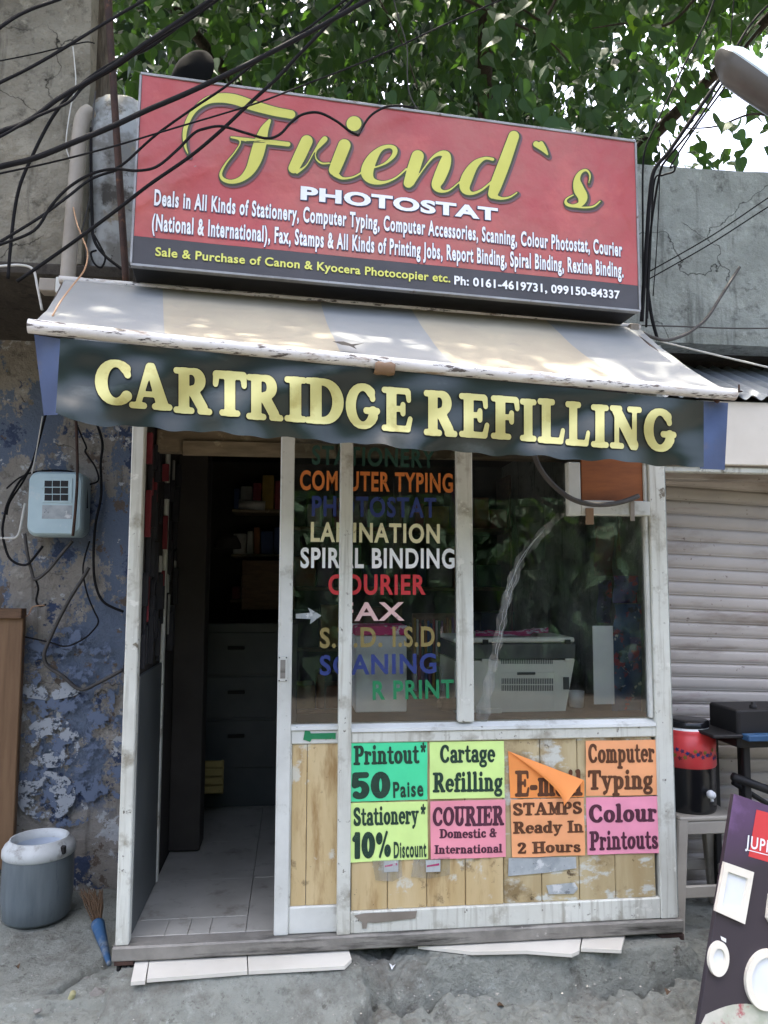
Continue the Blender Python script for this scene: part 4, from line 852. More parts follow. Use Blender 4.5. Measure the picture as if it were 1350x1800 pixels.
for nm, lv, off, sh, mt in (('script_shadow', 3.2, .0026, (2.6, 3.6), 'shadow_print'), ('script_outline', 2.0, .0034, (.8, 1.2), 'olive'), ('script_lettering', -.6, .0042, (0, 0), 'yellow')):
    v, f = fill(DF, gx, gy, lv); build(nm, [(lambda q: SG.w(q[0], q[1], off+sgn(*q)))(SG.uv(x+sh[0], y+sh[1])) for x, y in v], [q[::-1] for q in f], mt, sg)
def outlined(txt, a, b, cap, bold, grow, m1, m2, space=1.1):
    t0 = sans_line(txt, bold, space)
    if m2: write(SG, sans_line(txt, bold+grow, space), (a[0]-.8, a[1]), (b[0]+.8, b[1]), cap, m2, sg, CAPH[0], .0028, shift=(.001, -.001), name='lettering_outline', fn=sgn)
    write(SG, t0, a, b, cap, m1, sg, CAPH[0], .0042, fn=sgn)
outlined('PHOTOSTAT', (528, 350), (875, 388), 21, .045, .03, 'ink_white', 'ink_navy', 1.08)
outlined('Deals in All Kinds of Stationery, Computer Typing, Computer Accessories, Scanning, Colour Photostat, Courier', (271, 361), (1093, 451), 26, .032, .03, 'ink_white', 'ink_navy', 1.16)
outlined('(National & International), Fax, Stamps & All Kinds of Printing Jobs, Report Binding, Spiral Binding, Rexine Binding.', (267, 405), (1095, 488), 27, .032, .03, 'ink_white', 'ink_navy', 1.16)
outlined('Sale & Purchase of Canon & Kyocera Photocopier etc.', (273, 450), (791, 497), 14.5, .022, 0, 'ink_yellow', None, 1.06)
outlined('Ph: 0161-4619731, 099150-84337', (798, 500), (1089, 526), 14, .03, 0, 'ink_white', None, 1.06)

# ================================================================== AWNING
aw = thing('awning', (.3, -.6, 2.1), 'faded grey and blue striped canvas awning over the shop front', 'awning')
top = [(113, 491), (286, 505), (563, 528), (722, 541), (957, 560), (1120, 574)]
bot = [(60, 566), (290, 590), (600, 622), (800, 642), (1108, 673), (1283, 690)]
Yr = lambda px: -.15+.18*(px-113)/1007; Yf = lambda px: -.75+.24*(px-60)/1223
for i in range(5):
    def fn(u, v, i=i):
        a = V((*top[i], 0)).lerp(V((*top[i+1], 0)), u); b = V((*bot[i], 0)).lerp(V((*bot[i+1], 0)), u)
        p = at(a.x, a.y, Yr(a.x)).lerp(at(b.x, b.y, Yf(b.x)), v)
        p.z += -.022*math.sin(math.pi*v)+.012*mnoise.fractal((p.x*3, p.y*4, 7), 1, 2, 3)*math.sin(math.pi*v); return p
    v, f = grid(fn, 26, 22); v2 = [p-V((0, 0, .002)) for p in v]; n = len(v)
    build('canvas_panel', v, f, ('awn_blue', 'awn_grey', 'awn_blue', 'awn_grey', 'awn_blue')[i], aw, smooth=True)
RL, RR = at(50, 573, -.755), at(1291, 694, -.505)
rp = [RL.lerp(RR, i/10)+V((0, 0, -.008*math.sin(math.pi*i/10))) for i in range(11)]
tube('front_pipe', rp, .0205, 'rod', aw, n=3, seg=16)
tube('rear_pipe', [at(104, 490, -.15), at(1124, 575, .035)], .012, 'rod', aw)
for a, b in (((112, 500), (70, 585)), ((1112, 585), (1262, 705))): tube('side_arm', [at(*a, .0), at(*b, Yf(b[0])+.03)], .009, 'rust', aw)
pc = at(690, 646, -.64); lathe('tape_wrap', pc-V((.03, 0, -.0)), [(.0225, -.03), (.026, -.02), (.024, 0), (.0265, .02), (.023, .035)], 'tape', aw, 14, RR-RL)
flat_px('torn_slit', Frame(at(610, 606, -.61), at(640, 609, -.61)-at(585, 604, -.61), at(610, 596, -.585)-at(610, 606, -.61)), [(584, 603), (604, 603), (618, 608), (640, 606), (622, 611), (627, 617), (614, 611), (600, 609)], 'black', aw, .006)
pbox('clamp', 1108, 1124, 568, 586, .0, .05, 'pvc', aw)
# banner hung from the pipe
vt = lambda x: np.interp(x, [60, 110, 700, 1235, 1285], [588, 594, 652, 705, 709])
vb = lambda x: np.interp(x, [100, 135, 165, 240, 330, 420, 500, 600, 700, 800, 900, 1000, 1100, 1180, 1245], [727, 737, 746, 751, 757, 764, 770, 777, 786, 795, 800, 806, 812, 818, 825])+2.2*math.sin(x*.045)+1.5*math.sin(x*.11)
def bannerY(x, y):
    v = min(1.1, max(0, (y-vt(x))/(vb(x)-vt(x))))
    return Yf(x)-.012+.03*v+.030*v*math.sin(x*.021+2.2*v)+.016*v*math.sin(x*.047-3*v+1)+.010*math.sin(x*.03+v*7)*v*(1-v)*4+.022*(v-.5)*mnoise.noise((x*.012, y*.02, 9))-.018*max(0, v-.75)*4*(.5+.5*math.sin(x*.013))
def ban(u, v):
    x = 106+u*(1237-106); x2 = x-(8*v if u < .05 else 0); y = vt(x)+(vb(x)-vt(x))*v; return at(x2, y, bannerY(x, y))
bn = thing('banner', at(670, 790, -.62), 'dark green banner with cream slab letters hanging below the awning pipe', 'banner')
v, f = grid(ban, 150, 26); build('cloth', v, f, 'valance', bn, smooth=True)
LT = [('C', 167, 232, 632, 712), ('A', 227, 303, 638, 720), ('R', 305, 373, 647, 728), ('T', 374, 434, 652, 732), ('R', 433, 498, 659, 739), ('I', 500, 539, 662, 742), ('D', 536, 604, 665, 746), ('G', 608, 668, 674, 754), ('E', 671, 725, 681, 759),
      ('R', 745, 804, 687, 767), ('E', 807, 860, 692, 770), ('F', 863, 913, 696, 773), ('I', 914, 943, 701, 776), ('L', 945, 993, 701, 780), ('L', 994, 1037, 706, 784), ('I', 1039, 1070, 711, 787), ('N', 1072, 1128, 714, 790), ('G', 1132, 1189, 718, 794)]
for grow, off, mt in ((.034, .003, 'black'), (.014, .0055, 'val_ink')):
    for ch, x0, x1, y0, y1 in LT:
        gv_, gf_, wd = glyph(ch, 34, grow, False); r0 = glyph(ch, 34, .012, False)[0]
        mx0 = min(p[0] for p in r0); mx1 = max(p[0] for p in r0); my0 = min(p[1] for p in r0); my1 = max(p[1] for p in r0)
        vv = []
        for gx_, gy_ in gv_:
            px = x0+(gx_-mx0)/(mx1-mx0)*(x1-x0); py = y1-(gy_-my0)/(my1-my0)*(y1-y0)+.07*(px-(x0+x1)/2); vv.append(at(px, py, bannerY(px, py)-off))
        build('letter' if mt != 'black' else 'letter_outline', vv, gf_, mt, bn)
def sideflap(name, P, lab):
    def fn(u, v):
        a = V(P[0]).lerp(V(P[1]), u); b = V(P[3]).lerp(V(P[2]), u); q = a.lerp(b, v); return at(q.x, q.y, q.z+.012*math.sin(v*5+u*3))
    v, f = grid(fn, 8, 14); build(name, v, f, 'flap', label=lab, cat='flap', smooth=True, group='blue end flaps of the awning')
sideflap('side_flap', [(60, 588, -.70), (109, 596, -.742), (101, 729, -.70), (77, 730, -.60)], 'blue cloth flap at the awning\'s left end')
sideflap('side_flap', [(1228, 704, -.505), (1280, 708, -.46), (1274, 826, -.44), (1230, 824, -.48)], 'blue cloth flap at the awning\'s right end')

# ================================================================== RIGHT SIDE
rw = thing('wall', (2.6, .6, 2.6), 'rough grey rendered parapet wall right of the signboard', 'wall')
a, b = at(1132, 286, .5), at(1350, 307, .5)
slabwall('parapet', .5, 1.50, 4.8, at(1300, 607, .5).z, at(1250, 297, .5).z, .16, 'conc_right', rw, .016)
box('slab', 1.55, 4.8, .54, 1.6, at(1300, 606, .5).z-.0, at(1300, 606, .5).z+.1, 'conc_soffit', rw); 
box('wall_below', 1.56, 4.8, .9, 1.0, -.1, at(1300, 606, .5).z-.002, 'conc_soffit', rw)  # dark colour stands in for the shadow gap under the parapet
rf = thing('sheet_roof', at(1320, 700, .25), 'corrugated metal sheet roof over the closed shutter', 'roof')
pa, pb = at(1300, 648, .80), at(1320, 699, .22)
def corr(u, v):
    x = 1.58+u*3.0; z = pb.z+(pa.z-pb.z)*v+.011*math.cos(x*2*math.pi/.076); return V((x, pb.y+(pa.y-pb.y)*v, z))
v, f = grid(corr, 480, 4); v2 = [p-V((0, 0, .002)) for p in v]; build('corrugated_sheet', v, f, 'zinc', rf, smooth=True)
tube('hook_bolt', [at(1299, 690, .27), at(1299, 676, .27)], .004, 'rust', rf); lathe('washer', at(1299, 688, .27), [(0, .002), (.014, .001), (.016, -.002)], 'rust', rf, 14)
cf = thing('fascia_board', at(1320, 820, .25), 'cream painted board above the closed roller shutter', 'board')
box('panel', 1.60, 4.5, .25, .27, at(1320, 818, .25).z, pb.z-.012, 'cream', cf); box('bottom_trim', 1.56, 4.5, .275, .32, at(1320, 832, .28).z, at(1320, 822, .28).z, 'alu', cf)
sh = thing('roller_shutter', at(1300, 1570, .6), 'closed pinkish grey roller shutter of the neighbouring shop', 'shutter')
SL = []
for i in range(31):
    y = 850+24*i; sl_ = .072-.00014*(y-850); SL.append((y, sl_))
def slat_mesh():
    prof = [(0, 0), (.004, .004), (.0065, .02), (.0065, .044), (.004, .053), (-.006, .056), (-.007, .061), (.001, .063), (.001, .066), (.0, .068)]
    vs = [(x, -p[0], p[1]) for x in (-1.15, 1.15) for p in prof]; n = len(prof)
    return vs, [[i, n+i, n+i+1, i+1] for i in range(n-1)]
vs, fs = slat_mesh(); Lp, Rp = at(1172, 850, .58), at(1352, 850+.072*180, .60)
first = None
sc0 = thing('tmp', (0, 0, 0), None, None); bpy.data.objects.remove(sc0)
for i, (y, sl_) in enumerate(SL):
    A = at(1172, y, .58); B = at(1352, y+sl_*180, .585); d = (B-A).normalized(); mid = A+d*1.15; ang = math.atan2(d.z, d.x)
    nx_ = at(1172, y-24, .58); hgt = (nx_-A).length
    if first is None:
        vv = [V((0, 0, 0))+V(p) for p in vs]; first = build('slat', vv, fs, 'shutter', sh, smooth=True); o0 = V(first['wo'])
        me = first.data
        first.location = mid-V(sh['wo'])+V((0, 0, hgt*.5)); first.rotation_euler = (0, -ang, 0); first.scale = (1, 1, hgt/.068)
    else: inst(first, 'slat', mid+V((0, 0, hgt*.5)), sh, (0, -ang, 0), (1, 1, hgt/.068))
box('guide_rail', 1.60, 1.635, .52, .57, -.02, 2.0, 'cream', sh); box('drum_cover', 1.58, 4.4, .50, .62, 1.955, 2.2, 'shutter', sh)
# stool + jug
st = thing('plastic_stool', atz(1225, 1600, -.01), 'beige plastic stool with cut-out sides beside the shop corner', 'stool')
sc_ = at(1219, 1420, .36); hx = .135; ztop = sc_.z; zf = -.015
box('seat', sc_.x-hx, sc_.x+hx, .36-.13, .36+.13, ztop-.02, ztop, 'stool', st, .01)
for sx in (-1, 1):
    for sy in (-1, 1):
        tx_, ty_ = sc_.x+sx*(hx-.02), .36+sy*.11; bx_, by_ = sc_.x+sx*(hx+.04), .36+sy*.16
        v0, f0 = cbox(-.024, .024, -.02, .02, 0, 1, .006)
        vv = [V((bx_+(tx_-bx_)*p[2]+p[0], by_+(ty_-by_)*p[2]+p[1], zf+(ztop-.012-zf)*p[2])) for p in v0]; build('leg', vv, f0, 'stool', st)
zr = at(1230, 1576, .22).z
for sy in (-1, 1): box('rung', sc_.x-hx-.03, sc_.x+hx+.03, .36+sy*.15-.008, .36+sy*.15+.008, zr, zr+.05, 'stool', st, .006); box('apron', sc_.x-hx+.002, sc_.x+hx-.002, .36+sy*.118-.008, .36+sy*.118+.008, ztop-.075, ztop-.021, 'stool', st, .005)
for sx in (-1, 1): box('rung', sc_.x+sx*(hx+.028)-.008, sc_.x+sx*(hx+.028)+.008, .36-.14, .36+.14, zr+.002, zr+.048, 'stool', st, .006)
jc = V((at(1212, 1400, .36).x, .36, ztop)); jr = .115
jg = thing('water_jug', jc, 'red and black insulated water jug standing on the plastic stool', 'water jug')
z_ = lambda py: at(1220, py, .26).z
zz = [ztop+.001, z_(1352), z_(1286), z_(1272)]
lathe('body', jc*1-V((0, 0, ztop)), [(0, zz[0]), (jr*.93, zz[0]), (jr*.97, zz[0]+.012), (jr*.98, zz[1])], 'jug_black', jg, 48)
lathe('sleeve', jc-V((0, 0, ztop)), [(jr*.985, zz[1]), (jr*1.02, zz[1]+.006), (jr*1.02, zz[2]-.03), (jr*.97, zz[2]-.026), (jr*.97, zz[2]-.012), (jr*.93, zz[2])], 'jug_red', jg, 48)
lathe('rim', jc-V((0, 0, ztop)), [(jr*.93, zz[2]), (jr*.8, zz[2]+.004), (jr*.78, zz[2]+.01)], 'paper', jg, 48)
lathe('lid', jc-V((0, 0, ztop)), [(jr*.80, zz[2]+.008), (jr*.80, zz[2]+.03), (jr*.74, zz[2]+.037), (0, zz[2]+.036)], 'jug_black', jg, 48)
tp = V((jc.x+.03, jc.y-jr*.97, at(1233, 1395, .25).z)); lathe('tap', tp, [(0, .032), (.016, .03), (.018, .012), (.012, .0)], 'paper', jg, 20, (0, -1, 0)); tube('spout', [tp+V((0, -.02, 0)), tp+V((0, -.024, -.028))], .007, 'paper', jg)
for i in range(26):                                # printed flower band
    an = R(-150+i*5.2); c = V((jc.x+jr*1.024*math.cos(an), jc.y+jr*1.024*math.sin(an), zz[1]+.04+random.uniform(0, .05)))
    tdir = V((-math.sin(an), math.cos(an), 0)); nn = V((math.cos(an), math.sin(an), 0)); vs = [c+nn*.0015]; k = 10
    for q in range(k): rr = .011*(1 if q % 2 else .55); vs.append(c+nn*.001+tdir*rr*math.cos(2*math.pi*q/k)+V((0, 0, rr*math.sin(2*math.pi*q/k))))
    build('flower_print', vs, [[0, q+1, (q+1) % k+1] for q in range(k)], ('goods4', 'goods2', 'l_blue', 'goods0')[i % 4], jg)
# black work table with machine
tb = thing('work_table', atz(1310, 1560, -.01), 'black steel work table carrying a dark machine at the right edge', 'table')
zt = at(1270, 1290, .2).z
vv, ff = cbox(at(1236, 1280, .22).x, 2.6, .14, .50, zt-.008, zt+.006, .004); build('top', vv, ff, 'black', tb)
for x in (at(1288, 1400, .3).x, at(1338, 1400, .3).x, 2.5):
    for y in (.2, .45): box('leg', x, x+.03, y, y+.03, -.02, zt-.008, 'black', tb)
tube('brace', [at(1288, 1365, .2), at(1360, 1392, .2)], .018, 'black', tb); tube('brace', [at(1288, 1375, .45), at(1360, 1420, .45)], .012, 'black', tb)
mc = thing('bench_machine', at(1330, 1300, .25), 'dark cast machine with adjusting bolt on the black table', 'machine')
rr_solid('housing', front(.16), (1298, 1246, 1420, 1316), .012, -.22, 0, 'black', mc, .01)
tube('bolt', [at(1324, 1248, .2), at(1324, 1234, .2)], .009, 'black', mc); lathe('nut', at(1324, 1240, .2), [(.016, -.012), (.017, .0), (.012, .004), (0, .004)], 'black', mc, 6)
pbox('blue_guide', 1316, 1440, 1292, 1303, .1, .155, 'blue_plastic', mc)
# leaning display board with panel lights
jb0, jb1 = at(1224, 1826, -.42), at(1290, 1395, -.27); jl = (jb1-jb0).length; jey = (jb1-jb0).normalized()
jex = V((.98, .10, -.17)); jex = (jex-jey*jex.dot(jey)).normalized(); JB = Frame(jb0, jex, jey)
db = thing('display_board', at(1300, 1826, -.5), 'dark leaning display board with sample panel lights and JUPITER logo', 'display board')
obox('panel', JB, 0, .62, 0, jl, -.02, 0, 'board_black', db, .002)
vj = .02
obox('purple_print', JB, .0005, .6195, vj, jl-.0005, -.001, .001, 'board_fade', db, .0004)
j0 = JB.uv(1325, 1424); j1 = JB.uv(1315, 1507); flat_px('red_square', JB, [(1329, 1423), (1440, 1452), (1428, 1538), (1315, 1505)], 'board_red', db, .0022)
write(JB, sans_line('JUPITER', .015, 1.15), (1309, 1488), (1388, 1508), 21, 'ink_white', db, CAPH[0], .0034)
flat_px('underline', JB, [(1309, 1492), (1388, 1512), (1388, 1513.5), (1309, 1493.5)], 'ink_white', db, .0034)
def sq_light(P, Q):
    o = flat_ring(P, Q)
def ring_mesh(out, inn, o0, o1):
    n = len(out); vs = [JB.w(*p, o0) for p in out]+[JB.w(*p, o1) for p in out]+[JB.w(*p, o1) for p in inn]+[JB.w(*p, o0+.002) for p in inn]; fs = []
    for L in range(3):
        for i in range(n): fs.append([L*n+i, L*n+(i+1) % n, (L+1)*n+(i+1) % n, (L+1)*n+i])
    return vs, fs
def plight(label, outpx, k, m=1):
    out = [JB.uv(*p) for p in outpx]; c = (sum(p[0] for p in out)/len(out), sum(p[1] for p in out)/len(out)); inn = [(c[0]+(p[0]-c[0])*k, c[1]+(p[1]-c[1])*k) for p in out]
    L = thing('panel_light', JB.w(*c, 0), label, 'lamp', 'sample lights on the display board')
    v, f = ring_mesh(out, inn, .0, .014); build('rim', v, f, 'panel_rim', L); build('diffuser', [JB.w(*p, .004) for p in inn], [list(range(len(inn)))], 'panel_face', L)
plight('square white panel light on the dark display board', [(1270, 1514), (1321, 1532), (1305, 1623), (1254, 1600)], .68)
ell = lambda cx, cy, rx, ry, n=36: [(cx+rx*math.cos(2*math.pi*i/n)+.02*ry*math.sin(2*math.pi*i/n), cy-ry*math.sin(2*math.pi*i/n)) for i in range(n)]
plight('small round panel light low on the display board', ell(1260, 1684, 17.5, 31), .6); plight('large round panel light cut by the right picture edge', ell(1345, 1721, 38, 54), .74)
plight('second square panel light beyond the right picture edge', [(1349, 1570), (1400, 1588), (1386, 1676), (1344, 1612)], .68)
MT['board_glow'] = M('board_print_pale', '#d8d2c8', '#9aa48c', 6, .4, patches=[('#a85a60', 14, .58, .66)])
flat_px('pale_print', JB, [(1232, 1800)]+[(1240+i*12, 1786-22*math.sin(math.pi*(i+.5)/12)) for i in range(13)]+[(1400, 1826), (1226, 1822)], 'board_glow', db, .0012)
flat_px('sticker', JB, [(1266, 1645), (1276, 1650), (1276, 1657), (1268, 1652)], 'paper', db, .0012)
# street lamp
SLm = thing('street_lamp', at(1330, 150, -.3), 'pale blue street lamp head with clear bowl at top right', 'street lamp')
La, Lb = at(1262, 92, -.35), at(1440, 218, -.55); d = (Lb-La); dn = d.normalized(); upv = V((0, 0, 1)); upv = (upv-dn*upv.dot(dn)).normalized(); sd = dn.cross(upv)
def hull(t, k):
    wv = .088*(min(1, t*5+.02)**.45)*(1-.25*max(0, t-.4))
    return wv
def lamp_shell(a0, a1, hfac, n=22, m=10):
    def fn(u, v):
        w_ = hull(u, 0); an = R(a0+(a1-a0)*v); return La+d*u+sd*(w_*math.cos(an))+upv*(hfac*w_*math.sin(an))
    return grid(fn, n, m)
v, f = lamp_shell(0, 180, .62); build('housing', v, f, 'lamp_body', SLm, smooth=True)
v, f = lamp_shell(180, 360, .85); MT['bowl'] = M('lamp_bowl', '#5f5c57', '#504d49', 6, .35, spec=.3); build('bowl', v, f, 'bowl', SLm, smooth=True)
v, f = lamp_shell(180, 360, .5); build('reflector', [p+upv*.004 for p in v], f, 'tank', SLm, smooth=True)
box('latch', *(lambda p: (p.x-.008, p.x+.008, p.y-.01, p.y+.01, p.z-.01, p.z+.01))(La+d*.3-sd*hull(.3, 0)*1.0+upv*.012), 'sill', SLm)
tube('arm', [Lb-dn*.02, Lb+dn*.5, Lb+dn*1.0+V((0, 0, -.3)), Lb+dn*1.1+V((0, 0, -2.6))], .025, 'pvc', SLm)

# ================================================================== LEFT GROUND THINGS
bc = atz(64, 1612, .0); bc = V((bc.x, bc.y, .0))
jl_ = thing('water_jug', bc, 'grey insulated jug with white rim and no lid by the painted wall', 'water jug')
wj = .146
htop = at(64, 1478, bc.y).z; hneck = at(64, 1500, bc.y).z
lathe('body', bc, [(0, .004), (wj*.86, .004), (wj*.95, .02), (wj*1.0, .10), (wj*1.0, hneck-.06), (wj*.99, hneck)], 'jug_grey', jl_, 56)
lathe('rim', bc, [(wj*.99, hneck), (wj*1.03, hneck+.006), (wj*1.03, hneck+.03), (wj*.96, htop-.004), (wj*.86, htop+.006), (wj*.83, htop+.018), (wj*.78, htop+.018), (wj*.76, htop-.02)], 'jug_rim', jl_, 56)
lathe('inner_wall', bc, [(wj*.76, htop-.02), (wj*.74, .06), (0, .06)], 'jug_in', jl_, 48)
box('rim_clip', bc.x+wj*.78, bc.x+wj*.92, bc.y-wj*.62, bc.y-wj*.5, hneck+.02, hneck+.055, 'black', jl_)
br = thing('broom', atz(188, 1690, .0), 'blue handled broom lying against the shop\'s left corner', 'broom')
b0, b1, b2 = atz(192, 1695, .02), atz(172, 1625, .05), at(160, 1590, .32)
v, f = tube_mesh(spline([b0, b0.lerp(b1, .5), b1], 6), [.008+.02*i/12 for i in range(13)], 12); build('handle', v, f, 'blue_plastic', br, smooth=True)
for i in range(60):
    e = at(random.uniform(138, 184), random.uniform(1560, 1575), .5); o = V((random.uniform(-.018, .018), random.uniform(-.01, .01), random.uniform(-.01, .01)))
    if i == 0: bv_, bf_ = [], []
    vv, ff = tube_mesh([b1+o*.8, (b1+e)/2+o+V((0, 0, .01)), e], [.0035, .003, .0012], 4); n_ = len(bv_); bv_ += vv; bf_ += [[q+n_ for q in g] for g in ff]
build('bristles', bv_, bf_, 'straw', br, kind='stuff')
MT['pale_yel'] = M('pale_yellow_plastic', '#b5b286', '#8f8a64', 30, .6)
yc = atz(126, 1752, .01); vv, ff = lathe_mesh(yc, [(0, -.022), (.009, -.022), (.011, -.01), (.0105, .012), (.009, .019), (0, .019)], 14, (.35, -.25, .9)); build('fruit_stone', vv, ff, 'pale_yel', smooth=True, label='pale yellow stub lodged in the pavement crack', cat='litter')
def rock(name, c, r, mat='stone', **k):
    vs, fs = lathe_mesh((0, 0, 0), [(0.001, -.8), (.6, -.6), (.95, -.1), (.85, .4), (.5, .75), (.001, .85)], 9); s = random.random()*50
    vs = [V(c)+V((p.x*r, p.y*r, p.z*r*.6))*(1+.45*mnoise.noise(p*1.3+V((s, s, s)))) for p in vs]; return build(name, vs, fs, mat, **k)
rk_lab = ['grey rubble lump at the pavement crack\'s right end', 'flat broken concrete lump below the shop\'s left corner', 'small stone near the picture\'s lower left corner', 'broken chip beside the roller bracket']
for (px, py, r), lb in zip(((172, 1748, .035), (160, 1725, .03), (66, 1778, .014), (205, 1735, .022)), rk_lab): rock('rubble_stone', atz(px, py, -.005), r, label=lb, cat='stone', group='stones on the pavement')
gv2, gf2 = [], []
for i in range(420):
    px = random.uniform(0, 1240); py = random.uniform(1640, 1800)
    if 200 < px < 620 and py < 1730: continue
    p = atz(px, py, 0.0); ix = np.clip(np.searchsorted(xs, p.x), 0, nx-1)
    best = None
    for k in range(4): iy = int(np.clip(np.searchsorted(ys, p.y), 0, ny-1)); p = atz(px, py, float(H[iy, ix])); ix = int(np.clip(np.searchsorted(xs, p.x), 0, nx-1))
    if p.y > .3 or p.y < -.6: continue
    r = random.uniform(.0015, .005); n_ = len(gv2); q = [V((math.cos(a), math.sin(a), 0))*r*random.uniform(.6, 1.1) for a in (0, 1.3, 2.5, 3.8, 5.0)]
    gv2 += [p+w_ for w_ in q]+[p+V((0, 0, r*.7))]; gf2 += [[n_+i2, n_+(i2+1) % 5, n_+5] for i2 in range(5)]
MT['grit'] = M('pale_grit', '#b0aca4', '#7c7871', 90, .9); build('gravel', gv2, gf2, 'grit', kind='stuff', label='loose grit scattered over the pavement', cat='gravel')

for (px, py, r_, mt), lb in zip(((232, 1752, .012, 'straw'), (352, 1774, .010, 'straw'), (690, 1700, .012, 'paper'), (880, 1770, .011, 'straw'), (1175, 1745, .012, 'straw'), (30, 1700, .011, 'straw')),
        ('dry curled leaf below the left tile', 'dry leaf on the plinth\'s smooth face', 'crumpled white paper bit below the sill\'s middle', 'dry leaf lying in front of the rubble lip', 'dry leaf by the plinth\'s right end', 'dry leaf near the grey jug')):
    p = atz(px, py, .0)
    for k in range(6): p = atz(px, py, float(H[int(np.clip(np.searchsorted(ys, p.y), 0, ny-1)), int(np.clip(np.searchsorted(xs, p.x), 0, nx-1))])+.003)
    an = random.uniform(0, 6.3)
    def lf(u, v, p=p, r_=r_, an=an):
        a_, b_ = (u-.5)*2*r_*math.sin(math.pi*min(.97, max(.05, v))), (v-.5)*3*r_; return p+V((a_*math.cos(an)-b_*math.sin(an), a_*math.sin(an)+b_*math.cos(an), abs(a_)*.7+.004*math.sin(v*4)))
    v, f = grid(lf, 4, 6); build('dry_leaf' if mt == 'straw' else 'paper_bit', v, f, mt, label=lb, cat='litter', group='litter on the pavement')

# ================================================================== CABLES
def cable(label, pts, Y, r, mat='cable', group='overhead cables', name='cable', **k):
    P = []
    n = len(pts)
    for i, p in enumerate(pts):
        y = p[2] if len(p) > 2 else (Y if not isinstance(Y, tuple) else Y[0]+(Y[1]-Y[0])*i/(n-1)); P.append(at(p[0], p[1], y))
    return tube(name, P, r, mat, n=7, seg=7, label=label, cat='cable', group=group, **k)
cable('thick black cable across the top left corner', [(-60, 95), (0, 48), (30, 28), (60, 14), (100, 0), (150, -20)], (-.7, -.5), .0055)
cable('black cable rising from the left edge past the iron pole top', [(-60, 172), (0, 145), (60, 115), (120, 80), (180, 43), (245, 5), (300, -25)], (-.7, -.4), .005)
cable('thin dark wire on the upper grey wall', [(-20, 110), (0, 107), (60, 95), (110, 83), (150, 74), (166, 76)], (-.1, .05), .0025)
cable('black bundled cable climbing across the pole to the tree', [(-50, 256), (0, 232), (50, 212), (100, 175), (150, 145), (200, 115), (250, 80), (310, 40), (370, 0), (420, -30)], (-.7, -.3), .0075)
cable('lower strand of the black bundled cable', [(-50, 262), (0, 240), (60, 207), (120, 180), (150, 150), (205, 118), (262, 78), (325, 40), (390, -5)], (-.71, -.31), .0045)
cable('black drop cable curving down the grey wall to the awning corner', [(14, 490), (22, 400), (34, 330), (58, 272), (90, 210), (122, 168), (160, 135), (215, 102), (262, 84), (335, 30), (385, -5)], (-.15, -.3), .006)
cable('thickest black cable crossing the sign\'s upper left corner', [(-60, 312), (0, 293), (60, 278), (130, 250), (200, 221), (260, 193), (330, 163), (400, 130), (465, 98), (560, 48), (645, 0), (700, -30)], (-.75, -.35), .0085)
cable('thin wire crossing the sign below the thickest cable', [(-60, 318), (0, 305), (100, 283), (200, 257), (300, 227), (440, 185), (520, 155), (660, 100), (780, 44), (880, 0), (930, -20)], (-.7, -.35), .003)
cable('black cable bending up across the script letter F', [(200, 298), (222, 284), (273, 238), (340, 190), (395, 153), (452, 108), (540, 50), (600, 5), (640, -20)], (-.3, -.38), .0045)
cable('wavy black cable looping over the yellow script letters', [(-30, 440), (0, 430), (60, 405), (90, 362), (120, 330), (160, 306), (200, 297), (240, 300), (275, 293), (310, 265), (340, 235), (360, 226), (390, 222), (430, 233), (468, 243), (492, 236), (512, 215), (532, 201), (560, 198), (590, 212), (614, 230), (630, 238)], (-.5, -.33), .0048)
cable('short black cable arching from the letter i over the sign top', [(630, 238), (636, 226), (652, 203), (678, 188), (705, 186), (728, 190)], (-.33, -.22), .0045)
cable('black cable slanting up across the sign from the awning corner', [(30, 495), (120, 432), (200, 373), (262, 325), (334, 275), (390, 228), (444, 177), (493, 132), (522, 100), (580, 40), (625, -5), (650, -30)], (-.3, -.4), .0062)
cable('black cable joining the pole from the left edge', [(-40, 448), (0, 425), (70, 382), (120, 345), (160, 315), (205, 299)], (-.5, -.12), .005)
cable('thin hanging twig wire above the sign\'s middle', [(690, -10), (700, 30), (715, 80), (716, 130), (720, 165), (733, 192)], .2, .003, 'cable_grey')
cable('thin white wire dangling on the upper grey wall', [(128, 82), (131, 110), (133, 150), (124, 190), (116, 250), (121, 275), (127, 285)], .05, .0025, 'white_wire', 'loose wall wires')
cable('orange wire hanging over the awning\'s left end', [(129, 365), (136, 395), (148, 425), (154, 446), (148, 475), (125, 505), (105, 532), (92, 556)], (-.05, -.62), .0028, 'orange_wire', 'loose wall wires')
cable('pale wire bundle beside the iron pole', [(168, 160), (163, 210), (160, 270), (161, 330), (150, 380), (140, 420)], .0, .003, 'cable_grey', 'loose wall wires')
cable('dark wire bundle behind the drain pipe', [(160, 225), (160, 290), (162, 380), (165, 420), (185, 450), (225, 480)], .0, .006, 'cable', 'loose wall wires')
cable('short coiled wire under the iron pole', [(165, 412), (175, 430), (185, 452), (178, 470), (165, 462), (160, 445), (170, 440)], .0, .004, 'cable', 'loose wall wires')
